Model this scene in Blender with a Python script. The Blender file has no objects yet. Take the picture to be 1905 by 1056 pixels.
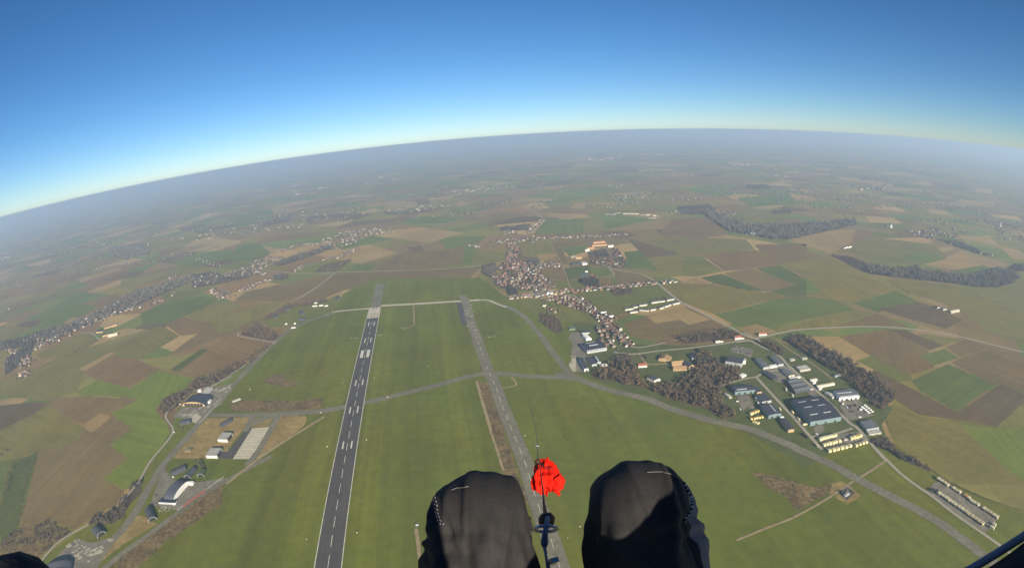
import bpy, math, random
import numpy as np
from mathutils import Vector, Matrix, noise
random.seed(11)
rng = np.random.default_rng(5)
R = math.radians
sc = bpy.context.scene
COL = sc.collection

# ------------------------------------------------------------------ camera (wide action-camera lens), world, sun, exposure
LENS_F = 991.0; PITCH = R(15.95); ROLL = R(3.94); HC = 600.0; IMG_W = 1905.0
cam = bpy.data.cameras.new('camera'); cam_o = bpy.data.objects.new('camera', cam); COL.objects.link(cam_o); sc.camera = cam_o
cam.type = 'PANO'; cam.panorama_type = 'FISHEYE_LENS_POLYNOMIAL'
cam.sensor_width = 36; cam.sensor_fit = 'HORIZONTAL'; cam.fisheye_fov = R(150)
cam.fisheye_polynomial_k0 = 0; cam.fisheye_polynomial_k1 = -IMG_W/(36*LENS_F)
cam.fisheye_polynomial_k2 = 0; cam.fisheye_polynomial_k3 = 0; cam.fisheye_polynomial_k4 = 0
cam.clip_start = 0.02; cam.clip_end = 300000
_c, _s = math.cos(PITCH), math.sin(PITCH)
_f = Vector((0, _c, -_s)); _u0 = Vector((0, _s, _c)); _r0 = Vector((1, 0, 0))
_r = _r0*math.cos(ROLL)-_u0*math.sin(ROLL); _u = _r0*math.sin(ROLL)+_u0*math.cos(ROLL)
cam_o.matrix_world = Matrix.Translation((0, 0, HC)) @ Matrix((_r, _u, -_f)).transposed().to_4x4()

SUN_AZ = 160.0; SUN_EL = 21.0           # azimuth clockwise from +Y
sun_dir = Vector((math.sin(R(SUN_AZ))*math.cos(R(SUN_EL)), math.cos(R(SUN_AZ))*math.cos(R(SUN_EL)), math.sin(R(SUN_EL))))
w = bpy.data.worlds.new('World'); sc.world = w; w.use_nodes = True
nt = w.node_tree; bg = nt.nodes['Background']; sky = nt.nodes.new('ShaderNodeTexSky')
sky.sky_type = 'NISHITA'; sky.sun_disc = False; sky.sun_elevation = R(SUN_EL); sky.sun_rotation = R(SUN_AZ)
sky.altitude = 3000; sky.air_density = 1.0; sky.dust_density = 1.0; sky.ozone_density = 4.0
hs = nt.nodes.new('ShaderNodeHueSaturation'); hs.inputs['Saturation'].default_value = 1.15; nt.links.new(sky.outputs[0], hs.inputs['Color'])
nt.links.new(hs.outputs[0], bg.inputs[0]); bg.inputs[1].default_value = 0.052
sl = bpy.data.lights.new('sun', 'SUN'); sl.energy = 5.0; sl.angle = R(0.53); sl.color = (1.0, 0.88, 0.70)
so = bpy.data.objects.new('sun', sl); COL.objects.link(so); so.rotation_euler = (-sun_dir).to_track_quat('-Z', 'Y').to_euler(); so.location = (300, -900, 900)
vs = sc.view_settings; vs.view_transform = 'Standard'; vs.look = 'None'; vs.gamma = 1; vs.exposure = 1.0
try: vs.use_curve_mapping = False
except Exception: pass
sc.cycles.use_denoising = True
sc.cycles.max_bounces = 6; sc.cycles.volume_bounces = 1

# ------------------------------------------------------------------ survey: from a sighting on the photograph to a place on the ground
def ray(px, py):
    x = px-952.5; y = 528-py
    th = math.hypot(x, y)/LENS_F; ph = math.atan2(y, x)-ROLL
    X = math.sin(th)*math.cos(ph); Y = math.sin(th)*math.sin(ph); Z = math.cos(th)
    return Vector((X, Z*_c+Y*_s, Y*_c-Z*_s))
def G(px, py, z=0.0):
    d = ray(px, py); t = (HC-z)/max(-d.z, 1e-3)
    return Vector((d.x*t, d.y*t, z))
WIN = dict(A=(0, 500, 2.933), B=(0, 700, 2.966), C=(560, 480, 3.3), D=(850, 380, 4.06), E=(1020, 560, 4.4), F=(1300, 600, 4.0625),
           G=(1480, 780, 3.826), H=(760, 800, 3.284), I=(0, 200, 2.933), J=(560, 200, 2.933), K=(1100, 200, 2.366), L=(540, 640, 2.538),
           M=(0, 820, 4.474), N=(280, 680, 4.8), O=(1400, 600, 3.521), P=(1500, 400, 4.4), Q=(1050, 380, 4.062), R=(880, 420, 7.545),
           S=(1330, 620, 6.6), T=(1480, 680, 5.865), U=(780, 860, 5.387), V=(1060, 830, 4.671), W=(960, 820, 4.475), X=(0, 980, 9.525), Z=(0, 0, 1.0),
           Y=(280, 400, 3.81), YY=(0, 560, 6.35))
def at(win, x, y, z=0.0):
    a = WIN[win]; return G(a[0]+x/a[2], a[1]+y/a[2], z)
def pts(win, s, z=0.0):
    v = [float(k) for k in s.split()]
    return [at(win, v[i], v[i+1], z) for i in range(0, len(v), 2)]

# ------------------------------------------------------------------ materials
def srgb(*c):
    return tuple(((k/255)/12.92 if k/255 < .04045 else ((k/255+.055)/1.055)**2.4) for k in c)
MATS = {}
def mat(name, col, rough=.85, var=.2, scale=.5, bump=0.0, metal=0.0, spec=.3, source='flat', stripes=0.0, big=None, coords='object', streaks=None):
    """procedural surface: base colour x two noises (grain + patches), optional stripes; source 'object' takes the object's colour, 'attr' the mesh colour"""
    if name in MATS: return MATS[name]
    m = bpy.data.materials.new(name); m.use_nodes = True; n = m.node_tree.nodes; l = m.node_tree.links; b = n['Principled BSDF']
    b.inputs['Roughness'].default_value = rough; b.inputs['Metallic'].default_value = metal; b.inputs['Specular IOR Level'].default_value = spec
    if coords == 'world':
        co = n.new('ShaderNodeNewGeometry').outputs['Position']
    else:
        co = n.new('ShaderNodeTexCoord').outputs['Object']
    if source == 'object':
        oi = n.new('ShaderNodeObjectInfo'); base = oi.outputs['Color']
    elif source == 'attr':
        at_ = n.new('ShaderNodeAttribute'); at_.attribute_name = 'tint'; base = at_.outputs['Color']
    else:
        rgb = n.new('ShaderNodeRGB'); rgb.outputs[0].default_value = (*col, 1); base = rgb.outputs[0]
    def mult(col_in, fac, lo, hi):
        mr = n.new('ShaderNodeMapRange'); mr.inputs['From Min'].default_value = .3; mr.inputs['From Max'].default_value = .7
        mr.inputs['To Min'].default_value = lo; mr.inputs['To Max'].default_value = hi; l.new(fac, mr.inputs['Value'])
        mx = n.new('ShaderNodeVectorMath'); mx.operation = 'SCALE'; l.new(col_in, mx.inputs[0]); l.new(mr.outputs[0], mx.inputs['Scale'])
        return mx.outputs[0]
    n1 = n.new('ShaderNodeTexNoise'); n1.inputs['Scale'].default_value = scale; n1.inputs['Detail'].default_value = 4; l.new(co, n1.inputs['Vector'])
    out = mult(base, n1.outputs['Fac'], 1-var, 1+var)
    if big:
        n2 = n.new('ShaderNodeTexNoise'); n2.inputs['Scale'].default_value = big[0]; n2.inputs['Detail'].default_value = 3; l.new(co, n2.inputs['Vector'])
        out = mult(out, n2.outputs['Fac'], 1-big[1], 1+big[1])
        if len(big) > 2:   # a drift in hue between the patches
            mxr = n.new('ShaderNodeMix'); mxr.data_type = 'RGBA'; mxr.blend_type = 'MULTIPLY'
            mr = n.new('ShaderNodeMapRange'); mr.inputs['From Min'].default_value = .4; mr.inputs['From Max'].default_value = .68
            n3 = n.new('ShaderNodeTexNoise'); n3.inputs['Scale'].default_value = big[0]*.55; n3.inputs['Detail'].default_value = 4; l.new(co, n3.inputs['Vector'])
            l.new(n3.outputs['Fac'], mr.inputs['Value']); l.new(mr.outputs[0], mxr.inputs['Factor']); l.new(out, mxr.inputs['A'])
            mxr.inputs['B'].default_value = (*big[2], 1); out = mxr.outputs['Result']
    if stripes:
        vr = n.new('ShaderNodeVectorRotate'); vr.rotation_type = 'Z_AXIS'; l.new(co, vr.inputs['Vector'])
        if source == 'object':
            ma = n.new('ShaderNodeMath'); ma.operation = 'MULTIPLY'; ma.inputs[1].default_value = 3.14; l.new(oi.outputs['Random'], ma.inputs[0]); l.new(ma.outputs[0], vr.inputs['Angle'])
        else: vr.inputs['Angle'].default_value = R(17)
        wv = n.new('ShaderNodeTexWave'); wv.inputs['Scale'].default_value = stripes[0]; wv.inputs['Distortion'].default_value = 1.2; wv.inputs['Detail'].default_value = 3
        wv.inputs['Detail Scale'].default_value = .6
        l.new(vr.outputs[0], wv.inputs['Vector']); out = mult(out, wv.outputs['Fac'], 1-stripes[1], 1+stripes[1])
    if streaks:   # long soft streaks along the working direction
        vr = n.new('ShaderNodeVectorRotate'); vr.rotation_type = 'Z_AXIS'; l.new(co, vr.inputs['Vector'])
        if streaks[0] is None:
            ma = n.new('ShaderNodeMath'); ma.operation = 'MULTIPLY'; ma.inputs[1].default_value = 3.14; l.new(oi.outputs['Random'], ma.inputs[0]); l.new(ma.outputs[0], vr.inputs['Angle'])
        else: vr.inputs['Angle'].default_value = -streaks[0]
        mp = n.new('ShaderNodeMapping'); mp.inputs['Scale'].default_value = (streaks[1], streaks[2], 0); l.new(vr.outputs[0], mp.inputs['Vector'])
        n4 = n.new('ShaderNodeTexNoise'); n4.inputs['Scale'].default_value = 1; n4.inputs['Detail'].default_value = 4; n4.inputs['Roughness'].default_value = .65; l.new(mp.outputs[0], n4.inputs['Vector'])
        out = mult(out, n4.outputs['Fac'], 1-streaks[3], 1+streaks[3])
    l.new(out, b.inputs['Base Color'])
    if bump:
        bp = n.new('ShaderNodeBump'); bp.inputs['Strength'].default_value = bump; bp.inputs['Distance'].default_value = .1
        l.new(n1.outputs['Fac'], bp.inputs['Height']); l.new(bp.outputs[0], b.inputs['Normal'])
    MATS[name] = m; return m

# ------------------------------------------------------------------ mesh helpers
def link(name, me, parent=None):
    o = bpy.data.objects.new(name, me); COL.objects.link(o)
    if parent is not None: o.parent = parent
    return o
def mesh(name, V, F, mats, idx=None, smooth=False):
    me = bpy.data.meshes.new(name); me.from_pydata([tuple(v) for v in V], [], F)
    for m in (mats if isinstance(mats, (list, tuple)) else [mats]): me.materials.append(m)
    if idx: me.polygons.foreach_set('material_index', idx)
    if smooth: me.polygons.foreach_set('use_smooth', [True]*len(me.polygons))
    me.update(); return me
def tag(o, label=None, cat=None, group=None, kind=None):
    if label: o['label'] = label
    if cat: o['category'] = cat
    if group: o['group'] = group
    if kind: o['kind'] = kind
    return o
def empty(name, loc, label=None, cat=None, group=None, rz=0):
    o = bpy.data.objects.new(name, None); COL.objects.link(o); o.location = loc; o.rotation_euler = (0, 0, rz); o.empty_display_size = .5
    return tag(o, label, cat, group)
def copy_tree(o, parent=None):
    c = o.copy(); COL.objects.link(c); c.parent = parent
    for ch in o.children: copy_tree(ch, c)
    return c
class MB:
    """collects boxes, prisms, tubes and arches into one mesh"""
    def __init__(s): s.V = []; s.F = []; s.I = []
    def face(s, vs, mi=0):
        k = len(s.V); s.V += [Vector(v) for v in vs]; s.F.append(tuple(range(k, k+len(vs)))); s.I.append(mi)
    def prism(s, base, z0, z1, mi=0, top=None, bottom=True):
        k = len(s.V); n = len(base)
        s.V += [Vector((p[0], p[1], z0)) for p in base]+[Vector((p[0], p[1], z1)) for p in (top or base)]
        for i in range(n): s.F.append((k+i, k+(i+1) % n, k+n+(i+1) % n, k+n+i)); s.I.append(mi)
        s.F.append(tuple(range(k+n, k+2*n))); s.I.append(mi)
        if bottom: s.F.append(tuple(range(k+n-1, k-1, -1))); s.I.append(mi)
    def box(s, x0, x1, y0, y1, z0, z1, mi=0): s.prism([(x0, y0), (x1, y0), (x1, y1), (x0, y1)], z0, z1, mi)
    def tube(s, P, rad, n=6, mi=0, cap=True):
        P = [Vector(p) for p in P]; rad = rad if isinstance(rad, (list, tuple)) else [rad]*len(P); k = len(s.V); side = None
        for i, p in enumerate(P):
            t = (P[min(i+1, len(P)-1)]-P[max(i-1, 0)]).normalized()
            if side is None: side = t.orthogonal().normalized()
            side = (side-t*side.dot(t)).normalized(); b = t.cross(side)
            for j in range(n):
                a = 2*math.pi*j/n; s.V.append(p+(side*math.cos(a)+b*math.sin(a))*rad[i])
        for i in range(len(P)-1):
            for j in range(n):
                s.F.append((k+i*n+j, k+i*n+(j+1) % n, k+(i+1)*n+(j+1) % n, k+(i+1)*n+j)); s.I.append(mi)
        if cap:
            s.F.append(tuple(k+j for j in reversed(range(n)))); s.I.append(mi)
            s.F.append(tuple(k+(len(P)-1)*n+j for j in range(n))); s.I.append(mi)
    def build(s, name, mats, parent=None, smooth=False):
        return link(name, mesh(name, s.V, s.F, mats, s.I, smooth), parent)

def flat_poly(name, P, z, m, color=None, label=None, kind='structure', parent=None):
    """a ground patch as a triangulated sheet lying z above the ground"""
    from mathutils.geometry import tessellate_polygon
    tri = tessellate_polygon([[Vector((p.x, p.y, 0)) for p in P]])
    c = sum((p for p in P), Vector())/len(P)
    me = mesh(name, [(p.x-c.x, p.y-c.y, 0) for p in P], [tuple(t) for t in tri], m)
    if me.polygons and sum(p.normal.z for p in me.polygons) < 0: me.flip_normals()
    o = link(name, me, parent); o.location = (c.x, c.y, z)
    if color: o.color = (*color, 1)
    if kind: o['kind'] = kind
    if label: o['label'] = label
    return o
def smooth_line(P, n=6):
    out = []
    for i in range(len(P)-1):
        p0, p1, p2, p3 = P[max(i-1, 0)], P[i], P[i+1], P[min(i+2, len(P)-1)]
        for k in range(n):
            t = k/n; out.append(.5*((2*p1)+(p2-p0)*t+(2*p0-5*p1+4*p2-p3)*t*t+(3*p1-p0-3*p2+p3)*t**3))
    return out+[P[-1]]
def ribbon(name, P, width, z, m, label=None, kind='structure', smooth=True, parent=None, color=None):
    if smooth and len(P) > 2: P = smooth_line(P)
    V = []; F = []
    wd = width if callable(width) else (lambda t: width)
    for i, p in enumerate(P):
        t = (P[min(i+1, len(P)-1)]-P[max(i-1, 0)]); t.z = 0; t.normalize(); nrm = Vector((-t.y, t.x, 0)); h = wd(i/(len(P)-1))/2
        V += [(p.x+nrm.x*h, p.y+nrm.y*h, z), (p.x-nrm.x*h, p.y-nrm.y*h, z)]
        if i: F.append((2*i-2, 2*i-1, 2*i+1, 2*i))
    o = link(name, mesh(name, V, F, m), parent)
    if color: o.color = (*color, 1)
    if kind: o['kind'] = kind
    if label: o['label'] = label
    return o
def inside(P, x, y):
    c = False; j = len(P)-1
    for i in range(len(P)):
        if (P[i].y > y) != (P[j].y > y) and x < (P[j].x-P[i].x)*(y-P[i].y)/(P[j].y-P[i].y)+P[i].x: c = not c
        j = i
    return c
def scatter(P, n, rnd, mind=0.0, tries=30):
    xs = [p.x for p in P]; ys = [p.y for p in P]; out = []
    for _ in range(n*tries):
        if len(out) >= n: break
        x = rnd.uniform(min(xs), max(xs)); y = rnd.uniform(min(ys), max(ys))
        if inside(P, x, y) and all((x-a)**2+(y-b)**2 > mind*mind for a, b in out): out.append((x, y))
    return out
def area(P): return abs(sum(P[i].x*P[i-1].y-P[i-1].x*P[i].y for i in range(len(P))))/2
# ------------------------------------------------------------------ ground, farmland patchwork
PAL = dict(g=srgb(94,106,46), G=srgb(106,118,36), o=srgb(114,109,54), O=srgb(102,105,46), b=srgb(115,100,62), B=srgb(119,99,62), t=srgb(146,126,80),
           d=srgb(98,84,56), y=srgb(118,110,50), k=srgb(84,94,44))
m_field = mat('field_soil_and_crop', (0, 0, 0), source='object', coords='world', var=.10, scale=.06, streaks=(None, .05, .002, .14), big=(.006, .12, (1.1, .98, .86)), rough=.95, spec=.1)
m_farm = mat('farmland_patchwork', (0, 0, 0), source='attr', coords='world', var=.12, scale=.03, big=(.004, .14, (1.1, .97, .88)), rough=.95, spec=.1)
m_ground = mat('bare_ground', srgb(100,96,64), coords='world', scale=.02, rough=1, spec=.1)
EXT = 60000
g = link('ground', mesh('ground', [(-EXT, -4000, -.6), (EXT, -4000, -.6), (EXT, EXT, -.6), (-EXT, EXT, -.6)], [(0, 1, 2, 3)], m_ground)); tag(g, 'flat open countryside stretching to the hazy horizon', kind='structure')
def farmland():
    rnd = random.Random(4); cells = []
    def clip(P, o, nx, ny, keep):
        out = []; d = [((p[0]-o[0])*nx+(p[1]-o[1])*ny)*keep for p in P]
        for i in range(len(P)):
            a, b, da, db = P[i-1], P[i], d[i-1], d[i]
            if (da >= 0) != (db >= 0): t = da/(da-db); out.append((a[0]+(b[0]-a[0])*t, a[1]+(b[1]-a[1])*t))
            if db >= 0: out.append(b)
        return out
    stack = [([(-45000, -3000), (45000, -3000), (45000, 48000), (-45000, 48000)], 0)]
    while stack:
        P, lv = stack.pop()
        A = abs(sum(P[i][0]*P[i-1][1]-P[i-1][0]*P[i][1] for i in range(len(P))))/2
        cx = sum(p[0] for p in P)/len(P); cy = sum(p[1] for p in P)/len(P); d = math.hypot(cx, cy)
        tgt = (230+.018*d)**2*rnd.uniform(.35, 2.2)
        if A < tgt or len(P) < 3: cells.append((P, cx, cy)); continue
        xx = sum((p[0]-cx)**2 for p in P); yy = sum((p[1]-cy)**2 for p in P); xy = sum((p[0]-cx)*(p[1]-cy) for p in P)
        ang = .5*math.atan2(2*xy, xx-yy)+(rnd.uniform(-.6, .6) if lv < 5 else rnd.gauss(0, .07))
        nx, ny = math.cos(ang), math.sin(ang); L = math.sqrt(A)*.18; o = (cx+nx*rnd.uniform(-L, L), cy+ny*rnd.uniform(-L, L))
        for k in (1, -1):
            q = clip(P, o, nx, ny, k)
            if len(q) >= 3: stack.append((q, lv+1))
    V = []; F = []; C = []
    opts = [PAL[k] for k in 'oogOObbbBBttydgob']
    for P, cx, cy in cells:
        k = len(V); V += [(p[0], p[1], 0) for p in P]; F.append(tuple(range(k, k+len(P))))
        c = rnd.choice(opts); f = rnd.uniform(1.0, 1.32); C += [(c[0]*f, c[1]*f, c[2]*f, 1)]*len(P)
    me = mesh('farmland', V, F, m_farm)
    if me.polygons[0].normal.z < 0: me.flip_normals()
    ca = me.color_attributes.new('tint', 'FLOAT_COLOR', 'POINT'); ca.data.foreach_set('color', [x for c in C for x in c])
    tag(link('farmland', me), 'patchwork of brown and green fields fading into the haze', kind='structure')
farmland()
FIELDS = [l.split('|') for l in '''
G|A|415 668 535 605 710 655 858 553 1052 597 1020 655 925 700 840 765 735 705 580 690 440 690|bright green crop field with a notched corner beside the airfield tree belt
G|B|760 130 610 205 730 290 605 380 705 450 570 560 690 625 745 590 800 520 880 420 940 330 925 260 880 215 850 170|vivid green zigzag-edged field along the pale perimeter track
b|B|120 820 165 600 215 415 400 370 470 290 560 200 605 205 730 290 605 380 700 450 570 560 690 630 640 700 500 790 400 845 280 790|large brown ploughed field left of the zigzag green field
o|B|0 300 265 160 385 240 470 290 400 375 210 415 60 460 0 470|olive field below the dark brown wedge at the left edge
d|B|0 160 150 145 250 142 268 160 160 220 0 295|dark brown ploughed wedge at the left edge
b|B|268 160 280 115 500 108 700 125 610 205 560 200 470 260 390 235|pale brown field above the tan patch
t|B|455 270 550 205 610 215 590 245 515 305 490 305|small tan stubble patch inside the brown field
B|A|460 560 620 470 740 490 870 545 705 650 540 605 480 580|brown field above the notched green field
t|A|430 545 600 455 630 458 470 555|narrow pale tan strip between two brown fields
B|A|920 550 1130 440 1250 350 1310 370 1480 400 1440 440 1380 490 1240 530 1100 590 1050 595|large warm brown field against the airfield tree belt
k|A|930 550 1100 435 1140 440 975 555|dark green strip crossing the warm brown field
B|A|905 295 1000 265 1170 300 1160 345 985 365 925 320|reddish brown field below the left green field
o|A|580 440 760 355 880 310 980 365 870 430 760 490 640 460|olive field between the farm and the reddish field
g|Y|555 300 620 220 720 195 780 205 850 270 780 310 600 330|rounded green field above the left village
O|Y|780 745 900 675 1050 615 1250 598 1340 560 1310 690 1160 765 850 800|grass between the far shelters
g|A|760 250 880 190 1110 145 1170 180 1050 240 900 300 780 300 770 260|broad green field beside the left village
o|A|1010 265 1170 180 1300 190 1560 185 1440 240 1260 345 1170 345 1160 300|olive field between the left village and the shelters
B|A|1260 235 1330 195 1400 170 1390 200 1310 235|small reddish patch inside the olive field
b|A|1280 170 1340 125 1500 90 1850 20 1870 120 1760 165 1600 180 1420 175|wide brown field crossed by the pale straight road
g|A|200 320 240 260 400 190 530 205 430 265 300 320|green field beyond the left wooded valley
o|A|0 395 0 310 190 320 90 370|small olive field at the far left edge
t|A|345 295 400 262 440 270 400 305|small tan field on the edge of the left wood
o|A|0 690 0 610 200 545 420 430 550 420 640 460 430 550 460 570 420 670 250 720|big drab olive field at the left edge
y|A|210 490 200 465 380 380 480 350 540 390 470 430 330 480|olive meadow beside the left farm buildings
O|B|0 860 0 720 50 470 215 415 160 640 100 840|dull green pasture at the lower left edge
b|J|0 1050 190 900 880 870 985 868 915 935 720 940 480 930 390 945 330 985 190 1000 90 1035|brown field between the road and the far runway end
t|J|915 935 985 870 975 900 945 935|small tan triangle by the village wood
g|J|240 890 300 855 430 850 370 888|green sliver beside the straight road
b|J|430 850 560 790 760 780 890 755 880 850 700 880 380 890|brown field beyond the straight road
g|J|880 850 900 765 960 770 930 855|narrow green field left of the central village
o|J|930 855 960 775 1100 790 1120 830 1010 860|olive field touching the central village
t|J|445 552 500 515 635 512 630 540 480 555|tan field far off left of centre
t|J|835 530 880 508 925 525 870 540|small far tan field in the middle
t|J|1465 550 1500 518 1550 520 1548 550|small tan square field beyond the village
t|J|1560 520 1770 518 1750 530 1580 532|long tan strip far beyond the village
t|J|1335 602 1350 592 1440 590 1435 602|tan strip at the end of the straight village street
g|J|1270 690 1330 610 1540 610 1545 680 1400 690|green field behind the northern village row
t|J|855 460 870 450 960 450 940 462|very far tan strip
g|J|540 620 640 595 900 600 800 630 600 635|far green strip left of the diagonal road
o|R|650 300 660 255 1080 240 1140 400 1110 470 720 430|olive meadow enclosed by the village streets
t|R|900 405 1135 390 1150 440 1110 470 920 470|tan square inside the village meadow
b|R|1090 250 1225 280 1300 430 1365 590 1245 600 1180 440|brown strip field beside the village track
t|R|1230 540 1340 535 1370 590 1255 600|tan end of the brown strip field
b|R|1095 245 1500 215 1500 270 1240 300|brown strip behind the northern house row
g|D|795 330 840 318 1000 305 960 360 850 395|small green field beside the village farm
k|D|805 490 830 480 1000 460 1010 520 830 580|dark green paddock with blue tennis courts
g|D|1010 475 1140 480 1170 520 1050 555 1010 520|green sports pitch by the village car park
O|D|820 580 960 565 960 630 870 640|green meadow left of the dark evergreen clump
O|D|720 640 710 590 830 590 860 640|olive meadow below the village street
O|D|90 725 380 712 700 718 860 700 960 760 1180 925 1310 1050 1000 1300 700 1300 560 900 400 770|green meadows between the airfield and the dropping street
O|D|700 660 860 640 1000 640 1500 600 1560 640 1690 745 1400 800 1100 850 960 740 860 690|green meadows below the eastern village street
b|D|1190 500 1400 530 1490 570 1440 590 1220 590|brown field inside the bend of the village road
d|Q|470 255 600 290 880 380 620 405 560 350|dark brown field east of the village
o|Q|590 285 680 240 920 250 1010 330 880 380|olive field above the dark brown field
b|Q|920 255 1060 255 1130 310 1030 330 980 320|small brown field above the sandy one
o|Q|1050 255 1370 265 1440 340 1060 380 900 390 1010 335 1130 320|olive field below the wooded farm
g|Q|450 360 560 350 620 405 710 500 420 480 470 420|green field beside the eastern houses
o|Q|625 405 870 385 920 390 880 540 700 560 560 520 710 500|pale olive field inside the road bend
O|Q|920 390 1040 395 1200 505 1000 545 880 540|green olive field left of the sandy field
B|Q|1050 385 1440 345 1620 460 1400 490 1210 505|sandy brown field with a pale worn crest
B|Q|1440 305 1828 300 1828 430 1620 455 1470 340|brown field below the curved wood
k|Q|1020 555 1190 525 1510 655 1400 650 1180 610|dark green wedge field by the field track
b|Q|1200 520 1420 485 1620 560 1750 615 1520 660|brown field between two dark green fields
k|Q|1430 480 1620 460 1828 570 1828 690 1700 695 1550 660 1760 610 1600 550|dark green field in the middle right
y|Q|720 610 870 590 1000 555 1100 605 1680 690 1130 830 900 740|yellowish green field along the straight road
g|K|540 910 860 835 1050 840 1160 890 780 960 640 960|large green field above the road junction
t|Q|1310 935 1460 905 1630 970 1400 990|tan field at the road junction
b|Q|440 900 880 770 1000 800 1110 870 1240 940 960 980 640 1030 500 990|brown field below the white terraces
t|Q|630 850 880 770 1110 870 940 910 870 870 690 900|light tan part of the field below the white terraces
O|Q|180 740 560 660 720 620 790 690 540 760 300 770|green meadow behind the white terraces
t|Q|860 590 1010 560 1100 605 960 600|tan strip beside the row of roadside houses
y|K|860 690 1040 655 1330 800 1160 860 940 830 1015 805|large pale olive field below the long wood
g|K|1150 860 1340 805 1450 860 1260 900|green field left of the lone farm
o|K|800 975 1170 890 1250 905 1060 960 860 990|olive field along the curved road
b|K|1060 965 1260 905 1400 965 1240 968|tan brown field above the curved road
d|K|1260 885 1440 855 1640 935 1560 972 1400 930|brown field in front of the lone farm
t|K|1440 840 1480 832 1580 875 1530 880|tan field behind the lone farm
o|K|1270 750 1680 790 1905 770 1905 1041 1740 985 1640 900 1600 880 1430 825|wide olive green field at the right edge
t|K|865 580 960 550 1165 535 1140 600 1050 645 880 590|sandy field in front of the curved wood
o|K|1145 605 1200 570 1500 600 1560 650 1370 690 1140 640|olive field behind the long wood
g|K|1360 665 1430 630 1570 665 1460 690|green field behind the long wood
t|K|1460 690 1620 640 1740 690 1600 715|tan field behind the long wood
g|K|1570 720 1740 690 1850 690 1700 740|green field touching the end of the long wood
t|K|1475 625 1590 610 1600 625 1500 640|pale tan strip before the right village
t|K|1600 640 1640 630 1880 700 1750 705|tan strip along the right village
B|K|720 610 870 605 1040 660 830 690 760 640|reddish brown field right of the sandy crest
g|K|640 400 860 375 910 420 700 440|far green field right of centre
o|K|620 450 840 445 880 480 700 500|far olive field with a dark oval copse
B|K|300 560 360 490 550 480 600 560 480 575|reddish field left of the curved wood
t|O|290 90 560 90 770 215 680 250 480 190|tan field beside the industrial tree belt
b|O|570 90 900 40 1150 180 1190 290 1030 345 780 215|brown field under the curved road
d|O|900 45 1000 50 1250 150 1160 180|narrow dark brown field under the curved road
o|O|1090 70 1380 110 1250 150 1100 90|olive wedge under the curved road
g|O|1100 220 1260 170 1350 230 1190 280|small green square field among brown ones
b|O|1270 160 1390 110 1560 160 1360 225|brown field beside the small green square
b|O|1300 260 1560 170 1778 220 1778 460 1640 400 1580 410|broad brown field at the right edge
g|O|1040 380 1280 270 1580 410 1340 580 1100 450|broad green field right of the tree belt
O|O|680 250 780 215 1040 350 1040 380 950 390 800 310|green wedge between tan and brown fields
d|O|760 330 800 310 1000 410 1340 585 1440 650 1080 600 960 520 880 430|dark brown diagonal field behind the tree belt
d|O|1340 590 1630 395 1778 470 1778 520 1600 680 1440 650|dark brown field at the right edge
y|O|840 570 950 515 1070 600 1370 660 1440 740 1720 1000 1770 1056 1280 1056 1140 970 960 860 900 720|olive tan field behind the container yard
G|O|1370 670 1600 690 1778 680 1778 1056 1720 1000 1450 760|saturated green field at the lower right edge
o|O|1600 680 1778 520 1778 680|small olive corner field at the right edge
'''.strip().split('\n')]
for i, (c, wn, s, lab) in enumerate(FIELDS):
    f = random.uniform(.92, 1.08); k = PAL[c]
    flat_poly('field', pts(wn, s), .25+.02*(i % 9), m_field, (k[0]*f, k[1]*f, k[2]*f), lab)

# ------------------------------------------------------------------ airfield grass, aprons, runway, taxiways
m_grass = mat('airfield_grass', srgb(96,103,28), coords='world', var=.12, scale=.05, streaks=(R(7.7), .035, .0008, .15), big=(.005, .13, (1.14, 1.0, .85)), rough=.95, spec=.1)
m_lawn = mat('estate_grass', srgb(86,92,46), coords='world', var=.14, scale=.05, big=(.01, .15), rough=.95, spec=.1)
m_dry = mat('dry_grass', srgb(142,122,74), coords='world', var=.22, scale=.09, big=(.02, .22, (.95, .98, .9)), rough=1, spec=.1)
m_scrub = mat('dead_scrub', srgb(108,94,62), coords='world', var=.4, scale=.12, big=(.03, .3, (1.15, 1.08, 1.0)), rough=1, spec=.1)
m_asph = mat('runway_asphalt', srgb(80,75,70), coords='world', var=.12, scale=.2, big=(.01, .10), streaks=(R(7.7), .16, .003, .14), rough=.8, spec=.25)
m_taxi = mat('old_taxiway_asphalt', srgb(116,111,92), coords='world', var=.22, scale=.12, big=(.012, .16), rough=.9, spec=.2)
m_apron = mat('worn_apron', srgb(120,114,98), coords='world', var=.2, scale=.08, big=(.02, .16), rough=.9, spec=.2)
m_conc = mat('pale_concrete', srgb(176,168,146), coords='world', var=.18, scale=.1, big=(.03, .12), rough=.9, spec=.2)
m_road = mat('pale_road', srgb(158,150,130), coords='world', var=.12, scale=.1, rough=.9, spec=.2)
m_track = mat('earth_track', srgb(150,134,100), coords='world', var=.2, scale=.1, rough=1, spec=.1)
m_paint = mat('white_road_paint', srgb(204,200,184), coords='world', var=.3, scale=.25, rough=.8)
m_red = mat('red_barrier_paint', srgb(170,70,56), var=.2, scale=.6, rough=.7)
flat_poly('airfield_grass', pts('Z', '612 590 560 600 507 637 470 670 440 700 400 735 330 760 318 800 290 850 262 895 235 940 150 985 90 1030 60 1070 0 1200 950 1230 1905 1200 1905 955 1846 932 1728 877 1650 815 1625 790 1500 870 1380 800 1290 765 1180 735 1090 700 1062 690 1066 640 1060 600 1010 600 985 575 955 560 930 545 905 525 890 517 800 518 700 517 640 545'), .5, m_grass, label='mown olive green grass of the airfield')
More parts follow.
